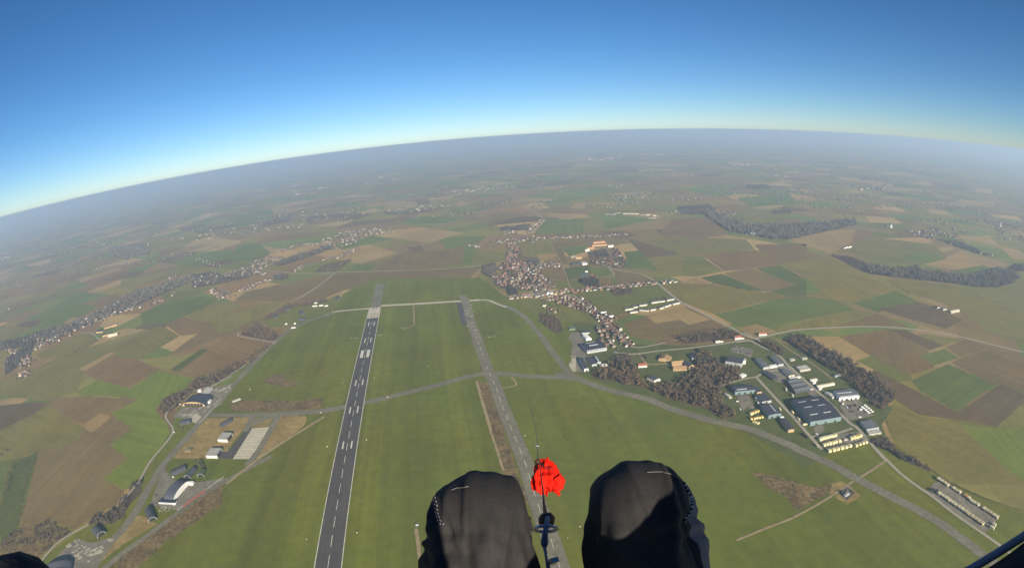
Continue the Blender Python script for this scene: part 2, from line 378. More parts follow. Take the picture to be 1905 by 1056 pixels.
flat_poly('estate_grass', pts('Z', '1062 690 1066 600 1100 600 1180 640 1290 643 1370 635 1430 628 1520 660 1610 720 1660 760 1640 790 1650 815 1625 830 1500 870 1380 800 1290 765 1180 735 1090 700'), .45, m_lawn, label='grass between the roads of the industrial estate')
PATCH = [l.split('|') for l in '''
dry|N|500 470 880 460 840 560 760 650 690 765 640 770 600 830 200 828|dry yellow grass around the white hangars
dry|N|920 470 1090 460 1060 545 880 550|small dry plot above the striped concrete pad
dry|N|1160 450 1390 450 1405 480 1380 530 1100 750 940 850 960 780 1060 580|dry triangular plot right of the striped pad
dry|M|1040 720 1150 620 1215 630 1310 690 1040 850 860 990 840 1010|dry grass strip beside the dark shelter
dry|G|270 550 380 470 465 545 370 605|square dry patch around the mast compound
dry|G|225 520 240 460 330 440 380 470 280 540|dry bank behind the mast compound
scrub|N|700 350 830 310 1200 310 1540 295 1530 370 1420 395 1100 405 750 410|long brown scrub plot left of the runway
scrub|N|990 145 1100 75 1210 80 1210 130 1335 150 1310 180 1190 200 1120 170|brown scrub patch with an irregular outline in the grass
scrub|M|870 1050 1300 750 1700 430 1860 370 1850 520 1400 830 1150 1056|long brown scrub strip at the lower left
scrub|G|0 440 -230 380 -330 370 -200 480 -60 560 0 640 40 640 240 520 270 450 140 490|brown scrub tongue beside the mast compound
scrub|C|1082 755 1150 760 1240 1056 1400 1500 1290 1500 1165 1056|brown scrub strip beside the old runway
dry|E|0 180 90 180 130 250 60 260 20 220|dry brown plot behind the small airfield sheds
apron|N|200 460 290 370 480 370 510 300 560 210 790 140 640 330 420 520 350 480|patched apron in front of the blue arched hangar
conc|N|345 470 400 430 480 465 420 520 370 500|pale concrete corner of the hangar apron
apron|B|830 710 900 500 960 570 1050 590 1250 560 1000 740 870 720|apron around the striped arched hangar
apron|M|430 1000 510 920 640 810 760 850 935 800 830 980 800 1056 780 1150 420 1150|patched apron at the lower left corner
asph|N|870 545 910 555 735 835 610 825 640 765 690 768|dark asphalt left of the striped pad
conc|N|910 560 1065 548 895 835 735 835|striped pale concrete pad
apron|E|160 310 190 260 260 255 290 330 300 430 320 470 290 580 230 580 190 440 200 340|apron beside the dark blue airfield hangar
conc|E|195 470 230 470 225 580 200 580 165 525 185 500|pale concrete bay beside the airfield apron
apron|T|470 390 690 370 780 470 860 545 780 560 570 600 500 470|yard in front of the white hall
apron|S|180 225 230 140 480 205 440 300 350 260|car park behind the grey warehouse
apron|S|270 755 410 750 480 880 490 940 390 900 350 960 290 860|yard with pale concrete below the blue-grey hall
apron|T|190 670 290 640 320 700 250 760 220 740|pale yard in front of the big dark hall
apron|T|240 800 520 740 700 720 790 830 600 890 370 950|cream box storage yard
apron|G|930 520 985 450 1060 440 1440 690 1410 760 1350 800 1290 770|surface of the fenced box yard
apron|S|580 460 700 400 860 400 950 430 1180 640 1260 760 1190 790 1000 560 850 600 760 600|yard between the small workshops
apron|T|0 530 130 690 0 600|lorry strip beside the big dark hall
conc|C|1000 270 1030 265 1040 305 1005 308|pale concrete slabs at the old runway head
conc|C|1025 335 1048 345 1070 400 1040 405|broken pale concrete on the old runway
asph|C|955 275 992 275 1040 410 985 410|dark old asphalt beside the old runway head
scrub|M|130 740 400 665 600 760 540 800 380 920 250 1056 0 1056 0 880|brown thicket floor at the lower left
O|M|0 560 130 180 310 90 260 280 180 560 130 740 0 850|rough green strip at the lower left edge
'''.strip().split('\n')]
PM = dict(dry=m_dry, scrub=m_scrub, apron=m_apron, conc=m_conc, asph=m_asph, O=m_lawn)
PN = dict(dry='dry_grass', scrub='scrub_ground', apron='apron', conc='concrete_pad', asph='asphalt', O='rough_grass')
SCRUBS = []
def rough(P, amp, step=7.0):
    out = []
    for i in range(len(P)):
        a, b = P[i], P[(i+1) % len(P)]; n_ = max(1, int((b-a).length/step)); nn = (b-a).normalized(); nn = Vector((-nn.y, nn.x, 0))
        for j in range(n_): p = a.lerp(b, j/n_); out.append(p+nn*(noise.noise(p*.03)+.6*noise.noise(p*.11))*amp*1.6)
    return out
for i, (k, wn, s, lab) in enumerate(PATCH):
    z = {'dry': .7, 'scrub': .74, 'apron': .8, 'asph': .86, 'conc': .92, 'O': .55}[k]+.003*(i % 10)
    P_ = pts(wn, s)
    if k in ('scrub', 'dry', 'O'): P_ = rough(P_, 3.0 if k != 'dry' else 2.2)
    flat_poly(PN[k], P_, z, PM[k], label=lab)
    if k == 'scrub': SCRUBS.append((P_, lab))

# runway, traced along both edges
LE = pts('Z', '560 1230 571 1150 586 1056 601 965 616.8 876.4 634.8 800 643.2 746.4 660 664.8 670.8 640 682.7 592 689 572 697 540 700 528')
RE = pts('Z', '612 1230 621 1150 634.6 1056 645 965 655 876.4 666.7 800 677.9 738.5 690.3 649.7 693.7 640 704.5 592 707.5 572 713 540 716 528')
o0 = (LE[2]+RE[2])/2; ax = ((LE[-1]+RE[-1])/2-o0); RL = ax.length; ax.normalize(); an = Vector((-ax.y, ax.x, 0)); RW = 23.0
def rw(t, s, z=0): p = o0+ax*t+an*s; return Vector((p.x, p.y, z))
def strip(name, t0, t1, s0, s1, z, m, parent=None, label=None, kind=None):
    o = link(name, mesh(name, [rw(t0, s0, z), rw(t1, s0, z), rw(t1, s1, z), rw(t0, s1, z)], [(3, 2, 1, 0)], m), parent)
    return tag(o, label, None, None, kind)
T_BLACK = (at('C', 435, 370)-o0).dot(ax); T_THR = (at('C', 450, 318)-o0).dot(ax)
runway = strip('runway', -420, T_BLACK, -RW, RW, 1.1, m_asph, label='dark asphalt main runway with white markings', kind='structure')
strip('runway', T_BLACK, T_THR+30, -RW, RW, 1.1, m_conc, label='pale concrete end of the main runway before its threshold', kind='structure')
strip('runway', T_THR+30, RL, -RW+3, RW-3, 1.1, m_taxi, label='worn grey stub of runway beyond the threshold', kind='structure')
for s in (-1, 1): strip('edge_line', -420, T_THR, s*(RW-.5)-.7, s*(RW-.5)+.7, 1.25, m_paint, runway)
t = -400.0
while t < T_BLACK-30:
    strip('centre_dash', t, t+30, -.55, .55, 1.25, m_paint, runway); t += 50
for px, py, wd, ln in ((676.5, 658, 9, 58), (662, 712, 3, 36), (650.5, 763, 3, 34), (637.5, 828, 3, 31), (687, 632.5, 3, 40), (695, 602, 3, 44)):
    tt = (G(px+4, py)-o0).dot(ax)
    for s in (-1, 1): strip('touchdown_bar', tt-ln/2, tt+ln/2, s*9.5-wd/2, s*9.5+wd/2, 1.25, m_paint, runway)
m_rub = mat('tyre_rubber_streak', srgb(62,58,55), coords='world', var=.2, scale=.3, rough=.85); m_ptch = mat('newer_asphalt_patch', srgb(72,68,65), coords='world', var=.12, scale=.3, rough=.85)
rr = random.Random(44)
for k in range(26):
    t_ = rr.uniform(850, 1500) if k % 3 else rr.uniform(-200, 800); s_ = rr.choice((-1, 1))*rr.gauss(4.5, 2.4); strip('rubber_mark', t_, t_+rr.uniform(50, 190), s_-rr.uniform(.3, .7), s_+rr.uniform(.3, .7), 1.16+.002*k, m_rub, runway)
for k in range(9):
    t_ = rr.uniform(-300, 1500); s_ = rr.uniform(-18, 12); strip('asphalt_patch', t_, t_+rr.uniform(12, 46), s_, s_+rr.uniform(4, 9), 1.125+.003*k, m_ptch, runway)
for k in range(8):
    s = (k-3.5)*4.6; strip('threshold_stripe', T_THR-40, T_THR+8, s-1, s+1, 1.25, m_paint, runway)
for i, (s0, s1, f, lab) in enumerate(((-78, -34, 1.10, 'paler mown strip right of the main runway'), (-168, -120, .90, 'darker mown strip right of the main runway'), (-262, -232, 1.14, 'yellowish mown strip between the two runways'), (36, 80, 1.08, 'paler mown strip left of the main runway'), (110, 165, .91, 'darker mown strip left of the main runway'), (-330, -285, .92, 'darker mown strip nearer the old runway'))):
    t0_, t1_ = (-380, 1000) if s0 > 30 else (60 if s0 < -200 else -380, 1380)
    P_ = rough([rw(t0_, s0), rw(t1_, s0), rw(t1_, s1), rw(t0_, s1)], 2.0, 25)
    g_ = srgb(96,103,28); flat_poly('mown_strip', P_, .57+.004*i, mat('mown_grass', (0, 0, 0), source='object', coords='world', var=.12, scale=.05, streaks=(R(7.7), .05, .0008, .16), big=(.005, .13, (1.14, 1.0, .85)), rough=.95, spec=.1), (g_[0]*f*1.02, g_[1]*f, g_[2]*f), lab)
# the pale striped pad: rows of worn slabs
P = pts('N', '910 560 1065 548 895 835 735 835')
for k in range(12):
    a, b = (k+.18)/12, (k+.72)/12
    q = [P[0].lerp(P[3], a), P[1].lerp(P[2], a), P[1].lerp(P[2], b), P[0].lerp(P[3], b)]
    flat_poly('slab_row', q, 1.0, mat('slab_concrete', srgb(192,184,158), coords='world', var=.2, scale=.15), kind='structure', label='row of pale slabs on the striped concrete pad')
TAXI = [l.split('|') for l in '''
22|t|C|-300 1010 -150 965 0 950 120 943 260 915 300 905|taxiway joining the left base to the runway
22|t|C|360 892 470 870 800 790 1000 735 1100 714 1200 708 1360 722 1600 735 1690 745|grey taxiway from the runway to the old runway
22|t|E|60 605 160 602 300 660 500 730 800 800 1000 880 1300 970 1500 1015 1672 1056 2030 1200|grey taxiway bending past the wood
22|t|G|0 205 250 320 450 430 700 560 1000 720 1340 970 1500 1090 1700 1260|grey taxiway running to the lower right corner
18|t|C|1240 288 1350 345 1450 450 1560 600 1630 690 1660 740|grey perimeter taxiway curving to the airfield hangar
20|c|C|490 293 690 283 900 270 1100 258|pale taxiway across the far runway end
12|c|C|1100 258 1150 260 1200 280 1260 303|pale corner of the perimeter taxiway
15|c|C|188 332 300 320 420 310|pale stub of taxiway left of the threshold
30|t|OLD|long grey old runway with a dashed line
20|t|A|1180 730 1300 605 1400 500 1560 350 1700 280 1830 238|grey taxiway along the left base
20|t|B|1230 110 1170 175 1090 270 960 420 900 490 820 620 760 730 690 830 600 930 530 1030 480 1120|grey taxiway past the shelters
20|t|A|1130 795 1250 800 1500 792 1700 780 1877 755|taxiway between the scrub plot and the dry grass
14|t|N|920 430 890 500 850 590|narrow road to the striped pad
15|t|N|1160 420 1080 560 980 740 900 840 860 890|narrow road right of the striped pad
14|t|B|1500 440 1350 520 1120 650 1000 740 880 830 700 960 560 1070|narrow road along the scrub strip
7|k|B|1790 222 1600 340 1420 450|tan track along the edge of the grass
7|k|B|1790 222 1600 340 1420 460 1250 595|worn tan edge of the runway grass
5|k|H|498 -5 540 120 580 250|thin tan track beside the old runway scrub
7|k|C|1078 755 1110 870 1165 1056|tan track edging the brown scrub
6|k|H|45 600 60 700 75 841 90 950|tan track leading down from a small hut
6|k|G|465 410 560 350 640 295|pale link road to the estate road
5|k|G|-420 860 -200 770 0 690 280 530 410 440|tan track to the mast compound
5|k|C|690 285 695 400 690 415 615 443|thin pale loop of track in the grass
5|k|C|1290 730 1320 780 1225 800|small pale angle of track beside the old runway
'''.strip().split('\n')]
TM = dict(t=m_taxi, c=m_conc, k=m_track, r=m_road)
OLDRWY = pts('C', '985 230 1010 265 1040 380 1075 480 1110 580 1150 690 1195 790 1237 910')+pts('H', '632 0 712 200 790 450 860 640 925 841 1030 1150')
for i, (wd, k, wn, s, lab) in enumerate([(t+['', ''])[:5] if len(t) > 4 else [t[0], t[1], t[2], '', t[3]] for t in TAXI]):
    P_ = OLDRWY if wn == 'OLD' else pts(wn, s)
    ribbon('track' if k == 'k' else 'taxiway', P_, float(wd), .95+.006*i, TM[k], lab)
d0, d1 = at('C', 1075, 480), at('H', 980, 841); dd = (d1-d0); DL = dd.length; dd.normalize(); dn = Vector((-dd.y, dd.x, 0))
line2 = smooth_line(OLDRWY[3:], 5)

acc = 0; dash_parent = None; ns = 0
for i in range(len(line2)-1):
    seg = line2[i+1]-line2[i]; L = seg.length
    if L < 1e-3: continue
    u = seg/L; nn = Vector((-u.y, u.x, 0))*.5; x = 0
    while x < L:
        ph = (acc+x) % 46
        if ph < 1 and L-x > 2:
            a = line2[i]+u*x; b = a+u*24
            o = link('centre_dash', mesh('centre_dash', [(a+nn).to_tuple(2)[:2]+(1.3,), (b+nn).to_tuple(2)[:2]+(1.3,), (b-nn).to_tuple(2)[:2]+(1.3,), (a-nn).to_tuple(2)[:2]+(1.3,)], [(3, 2, 1, 0)], m_paint))
            tag(o, 'white dash painted along the old runway', kind='structure'); x += 1
        x += 1
    acc += L
# roads
ROADS = [l.split('|') for l in '''
9|r|Q|280 455 330 470 380 495 560 525 640 555 700 595 790 670 890 745 1050 830 1265 935 1370 995 1450 1015|straight pale road from the village to the junction
10|r|K|715 1020 800 1000 900 980 1050 970 1170 965 1290 967 1420 977 1600 1005 1740 1038 1905 1078|long pale road curving away to the right edge
7|r|E|265 0 400 110 540 230 640 340 690 375 760 380 850 365 960 340|village street dropping towards the airfield
7|r|D|740 682 850 685 900 700 950 740 1070 840 1180 925 1300 1040|village street lined with houses
6|r|D|480 5 650 105 545 215 430 290 405 420 520 500 620 560 640 640 740 682|winding main street of the central village
8|r|E|540 420 700 435 900 410 1160 385 1400 355 1530 335 1640 322|road along the north side of the wood
8|r|F|340 75 440 130 480 150|short road at the junction
8|r|F|280 150 380 140 430 160 600 250 680 330 860 490 1000 620 1140 760 1200 800 1330 950 1420 1050|main road through the industrial estate
7|r|G|480 120 620 260 740 380 870 480 960 540 1140 680 1300 790 1470 910 1600 1020|pale road past the fenced box yard
8|r|F|430 410 540 530 660 660 700 700 830 850 930 960|inner estate road beside the big dark hall
7|r|F|120 490 330 430 440 410 500 375 700 350 760 330|estate road beside the wood edge
7|r|F|840 865 1000 850 1160 800|short road between the yard and the grass
5|k|F|580 130 720 230 880 330 1010 430|fence path along the tree belt
6|r|B|640 720 700 660 770 575 830 470 930 350 955 290 915 220 970 150 1060 85 1160 55 1280 0|pale perimeter track around the left base
6|r|A|1050 670 1160 640 1240 590 1330 530 1490 410 1470 398 1310 370 1305 350|pale perimeter track bending at the hedge
6|r|M|340 1010 390 945 480 850 600 770 740 700|pale track at the lower left
5|k|M|890 605 1000 510 1040 470|earth track beside the lower thicket
9|r|J|-300 880 0 905 190 900 560 890 800 880 1000 862|straight pale road beyond the runway end
8|r|J|190 900 100 970 0 1035 -60 1060|pale road branching to the left base
8|k|J|700 665 790 635 1000 590 1200 530|far diagonal pale road
8|k|J|1200 530 1320 605|far pale road to the straight village street
5|k|D|710 295 790 450 860 640|pale track across the village meadows
6|k|K|150 560 400 570 670 580|thin pale lane to the wooded farm
5|k|Q|880 590 1010 550 1200 510 1400 485 1620 460|field track between the eastern fields
7|r|A|440 350 500 352 540 385|curved lane to the left farm
6|r|D|1050 555 1140 550 1190 535 1150 490|lane around the village sports pitch
6|k|E|1000 330 1100 310 1300 262 1400 245|lane along the tree-lined field edge
6|k|E|740 435 800 510 840 520 985 512|drive to the tan buildings in the wood
'''.strip().split('\n')]
for i, (wd, k, wn, s, lab) in enumerate(ROADS):
    ribbon('road', pts(wn, s), float(wd), 1.2+.006*i, TM[k], lab)
# ------------------------------------------------------------------ trees, woods, hedges
m_twig = mat('bare_twigs', (0, 0, 0), source='attr', var=.25, scale=.8, rough=1, spec=.05)
m_bark = mat('tree_bark', srgb(82,70,58), var=.25, scale=2, rough=1, spec=.05)
m_ever = mat('evergreen_needles', srgb(46,56,42), var=.35, scale=.8, rough=1, spec=.05)
def crown_arrays(rnd, n, h, rad, base, leaf):
    """leaf-sized faces gathered in clumps through the crown's volume; returns an (n*3,3) array"""
    clumps = []
    for _ in range(max(4, n//9)):
        a = rnd.uniform(0, 6.283); zz = rnd.uniform(base, h); t = (zz-base)/(h-base); rr = rad*math.sin(math.pi*min(.95, .18+.75*t))**.7*rnd.uniform(.2, 1)
        clumps.append((rr*math.cos(a), rr*math.sin(a), zz))
    V = []
    for i in range(n):
        c = clumps[i % len(clumps)]; p = Vector((rnd.gauss(c[0], rad*.16), rnd.gauss(c[1], rad*.16), rnd.gauss(c[2], h*.06)))
        d = Vector((rnd.gauss(0, 1), rnd.gauss(0, 1), rnd.gauss(0, 1)+.4)).normalized(); e = d.orthogonal().normalized(); e.rotate(Matrix.Rotation(rnd.uniform(0, 6.28), 3, d))
        L = leaf*rnd.uniform(.6, 1.3); V += [p-d*L*.5+e*L*.28, p-d*L*.5-e*L*.28, p+d*L*.6]
    return np.array([tuple(v) for v in V])
TPL = []
for k in range(7):
    rnd = random.Random(k+40); h = 1.0
    cr = crown_arrays(rnd, 58, 1.0, .40, .22, .24)
    tb = MB(); tb.tube([(0, 0, 0), (.01, 0, .3), (0, .02, .6)], [.035, .025, .012], 4, cap=False)
    for q in range(5):
        a = q*1.26+rnd.random(); tb.tube([(0, 0, .28+.05*q), (.22*math.cos(a), .22*math.sin(a), .55+.06*q)], [.016, .005], 3, cap=False)
    TPL.append((cr, np.array([tuple(v) for v in tb.V]), tb.F))
def mass_mesh(name, places, tone, seed=1, hm=(8, 13)):
    """many bare trees joined in one sheet of woodland; places are (x, y) with tree height hm"""
    r = np.random.default_rng(seed); Vs = []; Fs = []; Cs = []; k = 0
    for i, (x, y) in enumerate(places):
        cr, tv, tf = TPL[i % 7]; h = hm[0]*.62+(hm[1]*1.08-hm[0]*.62)*r.beta(2.2, 1.8); a = r.uniform(0, 6.28); c, s = math.cos(a), math.sin(a)
        M = np.array([[c*h*1.05, -s*h*1.05, 0], [s*h*1.05, c*h*1.05, 0], [0, 0, h]])
        v = cr@M.T+np.array([x, y, 0]); Vs.append(v); n = len(v)//3
        f = (np.arange(n*3).reshape(n, 3)+k); Fs.append(f); k += len(v)
        pn = noise.noise(Vector((x, y, seed))*.012); t = np.array(tone)*r.uniform(.7, 1.32)*np.array([1+.25*pn+r.uniform(-.06, .06), 1+.06*pn, 1-.22*pn+r.uniform(-.06, .06)]); Cs.append(np.repeat([np.append(t, 1)], len(v), 0))
    V = np.concatenate(Vs); F = np.concatenate(Fs); C = np.concatenate(Cs)
    me = bpy.data.meshes.new(name); me.vertices.add(len(V)); me.vertices.foreach_set('co', V.ravel())
    me.loops.add(F.size); me.loops.foreach_set('vertex_index', F.ravel()); me.polygons.add(len(F))
    me.polygons.foreach_set('loop_start', np.arange(0, F.size, 3)); me.polygons.foreach_set('loop_total', np.full(len(F), 3))
    me.materials.append(m_twig); me.update(calc_edges=True)
    ca = me.color_attributes.new('tint', 'FLOAT_COLOR', 'POINT'); ca.data.foreach_set('color', C.ravel())
    return me
BROWN = srgb(99,86,68); GREY = srgb(92,87,78); PURP = srgb(96,86,76); GRN = srgb(88,92,62); DARK = srgb(70,72,66)
WOODS = [l.split('|') for l in '''
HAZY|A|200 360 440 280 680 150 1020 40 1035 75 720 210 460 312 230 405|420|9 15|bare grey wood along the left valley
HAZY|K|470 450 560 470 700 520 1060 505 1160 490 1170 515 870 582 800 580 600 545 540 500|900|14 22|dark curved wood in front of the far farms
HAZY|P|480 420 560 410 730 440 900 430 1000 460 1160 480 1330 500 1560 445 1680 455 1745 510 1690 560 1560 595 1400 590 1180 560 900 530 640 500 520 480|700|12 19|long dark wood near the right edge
PURP|P|200 330 330 330 500 400 480 470 340 400|160|5 9|purplish scrub at the start of the long wood
BROWN|O|200 110 330 90 500 180 640 260 760 330 880 430 940 490 850 570 800 540 720 470 640 400 540 320 400 240 270 150|420|9 15|bare tree belt behind the industrial estate
BROWN|E|350 600 450 560 600 450 660 440 700 500 730 600 800 700 1000 690 1060 700 1130 610 1200 560 1180 500 1240 420 1300 420 1420 540 1560 560 1580 640 1390 720 1420 800 1530 960 1420 960 1260 870 1020 810 760 700 640 690 500 640 420 650|560|9 15|bare brown wood between the airfield and the estate
BROWN|S|550 120 700 110 840 220 800 290 700 230|46|8 12|triangular wood at the road junction
BROWN|A|870 760 900 700 1010 660 1060 610 1200 560 1290 510 1380 470 1480 400 1490 415 1400 490 1290 560 1160 640 1040 680 930 780 890 790|200|7 11|narrow tree belt along the left perimeter track
BROWN|A|1310 360 1400 300 1490 340 1540 370 1500 395 1380 375|90|7 11|thicket in the bend of the perimeter track
BROWN|A|1440 270 1560 200 1700 165 1790 165 1780 180 1600 210 1450 285|100|7 11|tree belt beside the far shelters
GREY|M|780 640 900 600 1060 440 1100 340 1190 340 1170 430 1090 520 1040 620 940 690 860 690 740 700|85|6 10|grey trees along the lower left track
PURP|M|130 740 400 670 600 760 540 800 380 900 200 860 20 900 0 850|110|3 7|purple brown thicket at the lower left
GREY|D|190 470 290 450 310 500 270 560 190 520|90|9 14|wood at the near end of the village
DARK|D|955 570 1060 560 1075 625 960 620|60|14 20|dark evergreen clump in the village
BROWN|J|580 765 650 755 670 780 600 785|40|7 11|small copse in the middle fields
GREY|J|455 572 595 570 590 580 470 582|90|10 15|small far copse left of centre
GREY|G|515 140 640 130 760 240 950 345 960 370 820 320 680 240 560 190|90|6 10|hedge trees along the estate road
BROWN|Q|840 1010 1000 990 1250 950 1330 990 1200 1030 900 1050|110|7 11|brown wood below the tree-lined field
HAZY|I|590 770 760 740 820 790 690 830 600 810|160|12 18|far wood left of the left village
GREY|Y|880 340 960 310 1190 240 1230 260 1000 340 900 365|170|9 14|long grey wood inside the left village ribbon
GREY|I|1420 630 1590 590 1580 620 1440 645|110|12 18|far wood on the left fields
BROWN|Y|1170 400 1230 350 1430 315 1330 395 1200 405|110|9 13|brown wood at the near end of the left village
GREY|Y|870 430 980 420 965 455 880 458|40|8 12|small wood beside the left village meadow
GREY|Y|280 430 420 400 520 430 640 400 760 400 700 440 480 490 300 520|110|7 11|trees threaded through the left village
GREY|Y|1200 222 1290 215 1300 240 1220 252|50|8 12|small wood in the upper left village
GREY|D|330 180 440 170 560 155 530 195 350 200|110|10 15|wood behind the northern houses
GREY|D|1000 360 1130 340 1150 400 1010 410|60|8 13|trees in the school grounds
BROWN|D|1150 640 1320 640 1330 670 1200 700|40|7 11|orchard trees below the eastern street
BROWN|C|1455 340 1560 350 1620 450 1560 460 1460 390|40|5 8|brown thicket behind the airfield sheds
GREY|D|490 420 620 420 620 460 520 470|45|8 12|trees beside the tan village field
GREY|R|500 640 620 640 640 720 520 730|26|8 12|trees in the middle of the village core
DARK|R|490 870 560 850 640 960 510 980|26|10 15|dark trees at the near edge of the village core
GREY|K|380 440 520 430 560 470 400 470|150|10 15|wood by the far farms
GREY|K|680 345 760 340 800 355 720 360|120|10 15|far dark copse right of centre
PURP|K|790 455 870 450 880 465 800 468|110|6 9|dark oval copse in an olive field
GREY|P|1050 190 1280 230 1500 330 1450 330 1200 250|120|8 12|trees along the right village
GREY|P|1670 420 1782 410 1782 460 1700 460|60|12 18|wood corner at the right edge
GREY|YY|0 500 300 420 480 350 720 290 840 310 950 300 760 420 640 430 440 470 380 560 360 640 250 680 200 780 60 880 60 700 220 600 260 540 0 580|380|8 12|blue-grey trees threaded through the left edge hamlet
'''.strip().split('\n')]
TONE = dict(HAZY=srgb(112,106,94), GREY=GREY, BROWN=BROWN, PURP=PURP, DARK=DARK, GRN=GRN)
m_wfloor = mat('woodland_litter', srgb(88,76,60), coords='world', var=.3, scale=.08, rough=1, spec=.05)
for i, (tone, wn, s, n, hm, lab) in enumerate(WOODS):
    P = pts(wn, s); rnd = random.Random(i+100); a, b = [float(k) for k in hm.split()]
    A = area(P); n = min(1700, max(int(n), int(A/(125 if wn in ('Y', 'YY', 'K', 'P') or (wn == 'A' and tone in ('GREY', 'HAZY')) else 52))))
    sp = scatter(P, n, rnd, 0, 40)
    sp = [(x, y) for x, y in sp if noise.noise(Vector((x, y, i))*.022) > -.30]+[(x+rnd.gauss(0, 9), y+rnd.gauss(0, 9)) for x, y in sp[::14]]
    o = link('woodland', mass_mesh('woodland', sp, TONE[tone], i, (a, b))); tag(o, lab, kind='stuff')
    flat_poly('woodland_floor', rough(P, 3.5, 9), .62+.003*i, m_wfloor, label='leaf litter under the '+lab)
for i, (P, lab) in enumerate(SCRUBS):
    rnd = random.Random(i+300); sp = scatter(P, min(900, int(area(P)/26)), rnd, 0, 20)
    sp = [(x, y) for x, y in sp if noise.noise(Vector((x, y, 0))*.035) > -.12]
    tag(link('scrub', mass_mesh('scrub', sp, (srgb(104,86,62), srgb(98,84,64))[i % 2], i+50, (1.2, 3.2))), 'bushes growing on the '+lab, kind='stuff')
# far woods and hedges in the haze
rnd = random.Random(77); far = []
for _ in range(520):
    d = 4200+13000*rnd.random()**1.1; a = R(rnd.uniform(-62, 62)); x, y = d*math.sin(a), d*math.cos(a)
    L = rnd.uniform(80, 420); W = rnd.uniform(8, 60); th = rnd.gauss(0, .45)
    for _ in range(int(6+L*W/900)):
        u, v = rnd.uniform(-L, L), rnd.gauss(0, W); far.append((x+u*math.cos(th)-v*math.sin(th), y+u*math.sin(th)+v*math.cos(th)))
def blob_mesh(name, places, tone, hm, seed):
    r = np.random.default_rng(seed); n = len(places); base = []
    o = np.array([(0, 0, 1), (.55, .1, .55), (.05, .6, .5), (-.6, 0, .6), (0, -.55, .5), (.3, .3, 0), (-.35, .2, 0), (0, -.4, 0)])
    T = np.array([(0, 1, 2), (0, 2, 3), (0, 3, 4), (0, 4, 1), (1, 5, 2), (2, 6, 3), (3, 6, 7), (3, 7, 4), (4, 7, 1), (1, 7, 5), (2, 5, 6)])
    h = r.uniform(*hm, n); a = r.uniform(0, 6.28, n); p = np.array(places)
    V = np.empty((n, 8, 3)); j = o[None]*(1+r.uniform(-.25, .25, (n, 8, 3)))
    V[:, :, 0] = (j[:, :, 0]*np.cos(a)[:, None]-j[:, :, 1]*np.sin(a)[:, None])*h[:, None]*1.4+p[:, None, 0]
    V[:, :, 1] = (j[:, :, 0]*np.sin(a)[:, None]+j[:, :, 1]*np.cos(a)[:, None])*h[:, None]*1.4+p[:, None, 1]
    V[:, :, 2] = j[:, :, 2]*h[:, None]
    F = (T[None]+(np.arange(n)*8)[:, None, None]).reshape(-1, 3)
    me = bpy.data.meshes.new(name); me.vertices.add(n*8); me.vertices.foreach_set('co', V.ravel()); me.loops.add(F.size); me.loops.foreach_set('vertex_index', F.ravel())
    me.polygons.add(len(F)); me.polygons.foreach_set('loop_start', np.arange(0, F.size, 3)); me.polygons.foreach_set('loop_total', np.full(len(F), 3)); me.materials.append(m_twig); me.update(calc_edges=True)
    c = np.repeat(np.concatenate([np.array(tone)[None]*r.uniform(.7, 1.3, (n, 1)), np.ones((n, 1))], 1), 8, 0)
    ca = me.color_attributes.new('tint', 'FLOAT_COLOR', 'POINT'); ca.data.foreach_set('color', c.ravel()); return me
tag(link('distant_woods', blob_mesh('distant_woods', far, srgb(104,100,88), (8, 15), 3)), 'scattered dark woods and hedges far off in the haze', kind='stuff')
ORD = 'first second third fourth fifth sixth seventh eighth ninth tenth eleventh twelfth thirteenth fourteenth fifteenth sixteenth seventeenth eighteenth nineteenth twentieth'.split()
def ordinal(i):
    if i < 20: return ORD[i]
    return ('twenty-' if i < 29 else 'thirty-' if i < 39 else 'forty-')+ORD[(i-20) % 10] if (i-19) % 10 else {29: 'thirtieth', 39: 'fortieth'}[i]
# individual trees: trunk + crown, shared meshes
PROTO = []
for k in range(5):
    rd = random.Random(900+k); cr = crown_arrays(rd, 110, 9, 3.6, 2.2, 1.7); cm = MB(); cm.V = [Vector(v) for v in cr]; cm.F = [(3*i, 3*i+1, 3*i+2) for i in range(len(cr)//3)]; cm.I = [0]*len(cm.F)
    tb = MB(); tb.tube([(0, 0, 0), (.1, 0, 3), (0, .2, 6.5)], [.3, .22, .08], 6)
    for q in range(6):
        a = q*1.05+rd.random(); tb.tube([(0, 0, 2.6+.5*q), (2*math.cos(a), 2*math.sin(a), 5+.5*q)], [.13, .04], 4)
    tones = (BROWN, GREY, GRN, DARK, PURP)
    cme = mesh('crown', cm.V, cm.F, m_twig); ca = cme.color_attributes.new('tint', 'FLOAT_COLOR', 'POINT'); ca.data.foreach_set('color', [x for i in range(len(cm.V)) for x in (*(Vector(tones[k])*(.75+.5*((i//27) % 3)/2)), 1)])
    PROTO.append((cme, mesh('trunk', tb.V, tb.F, m_bark)))
def tree(x, y, k, s, label, group):
    e = empty('tree', (x, y, 0), label, 'tree', group, random.uniform(0, 6)); e.scale = (s, s, s*random.uniform(.85, 1.15))
    link('trunk', PROTO[k][1], e); link('crown', PROTO[k][0], e); return e
def tree_line(win, s, n, k, sc_, label, group, jit=2.0, seed=0):
    P = pts(win, s); L = [0]
    for i in range(1, len(P)): L.append(L[-1]+(P[i]-P[i-1]).length)
    r = random.Random(seed+n); rev = P[0].x > P[-1].x
    for q in range(n):
        d = L[-1]*(q+.5)/n; i = max(j for j in range(len(P)-1) if L[j] <= d); p = P[i].lerp(P[i+1], (d-L[i])/(L[i+1]-L[i]))
        tree(p.x+r.gauss(0, jit), p.y+r.gauss(0, jit), (k+(q % 2)*(k < 2)) % 5, sc_*r.uniform(.75, 1.2), ordinal((n-1-q) if rev else q)+' from the left, '+label if n > 1 else label, group)
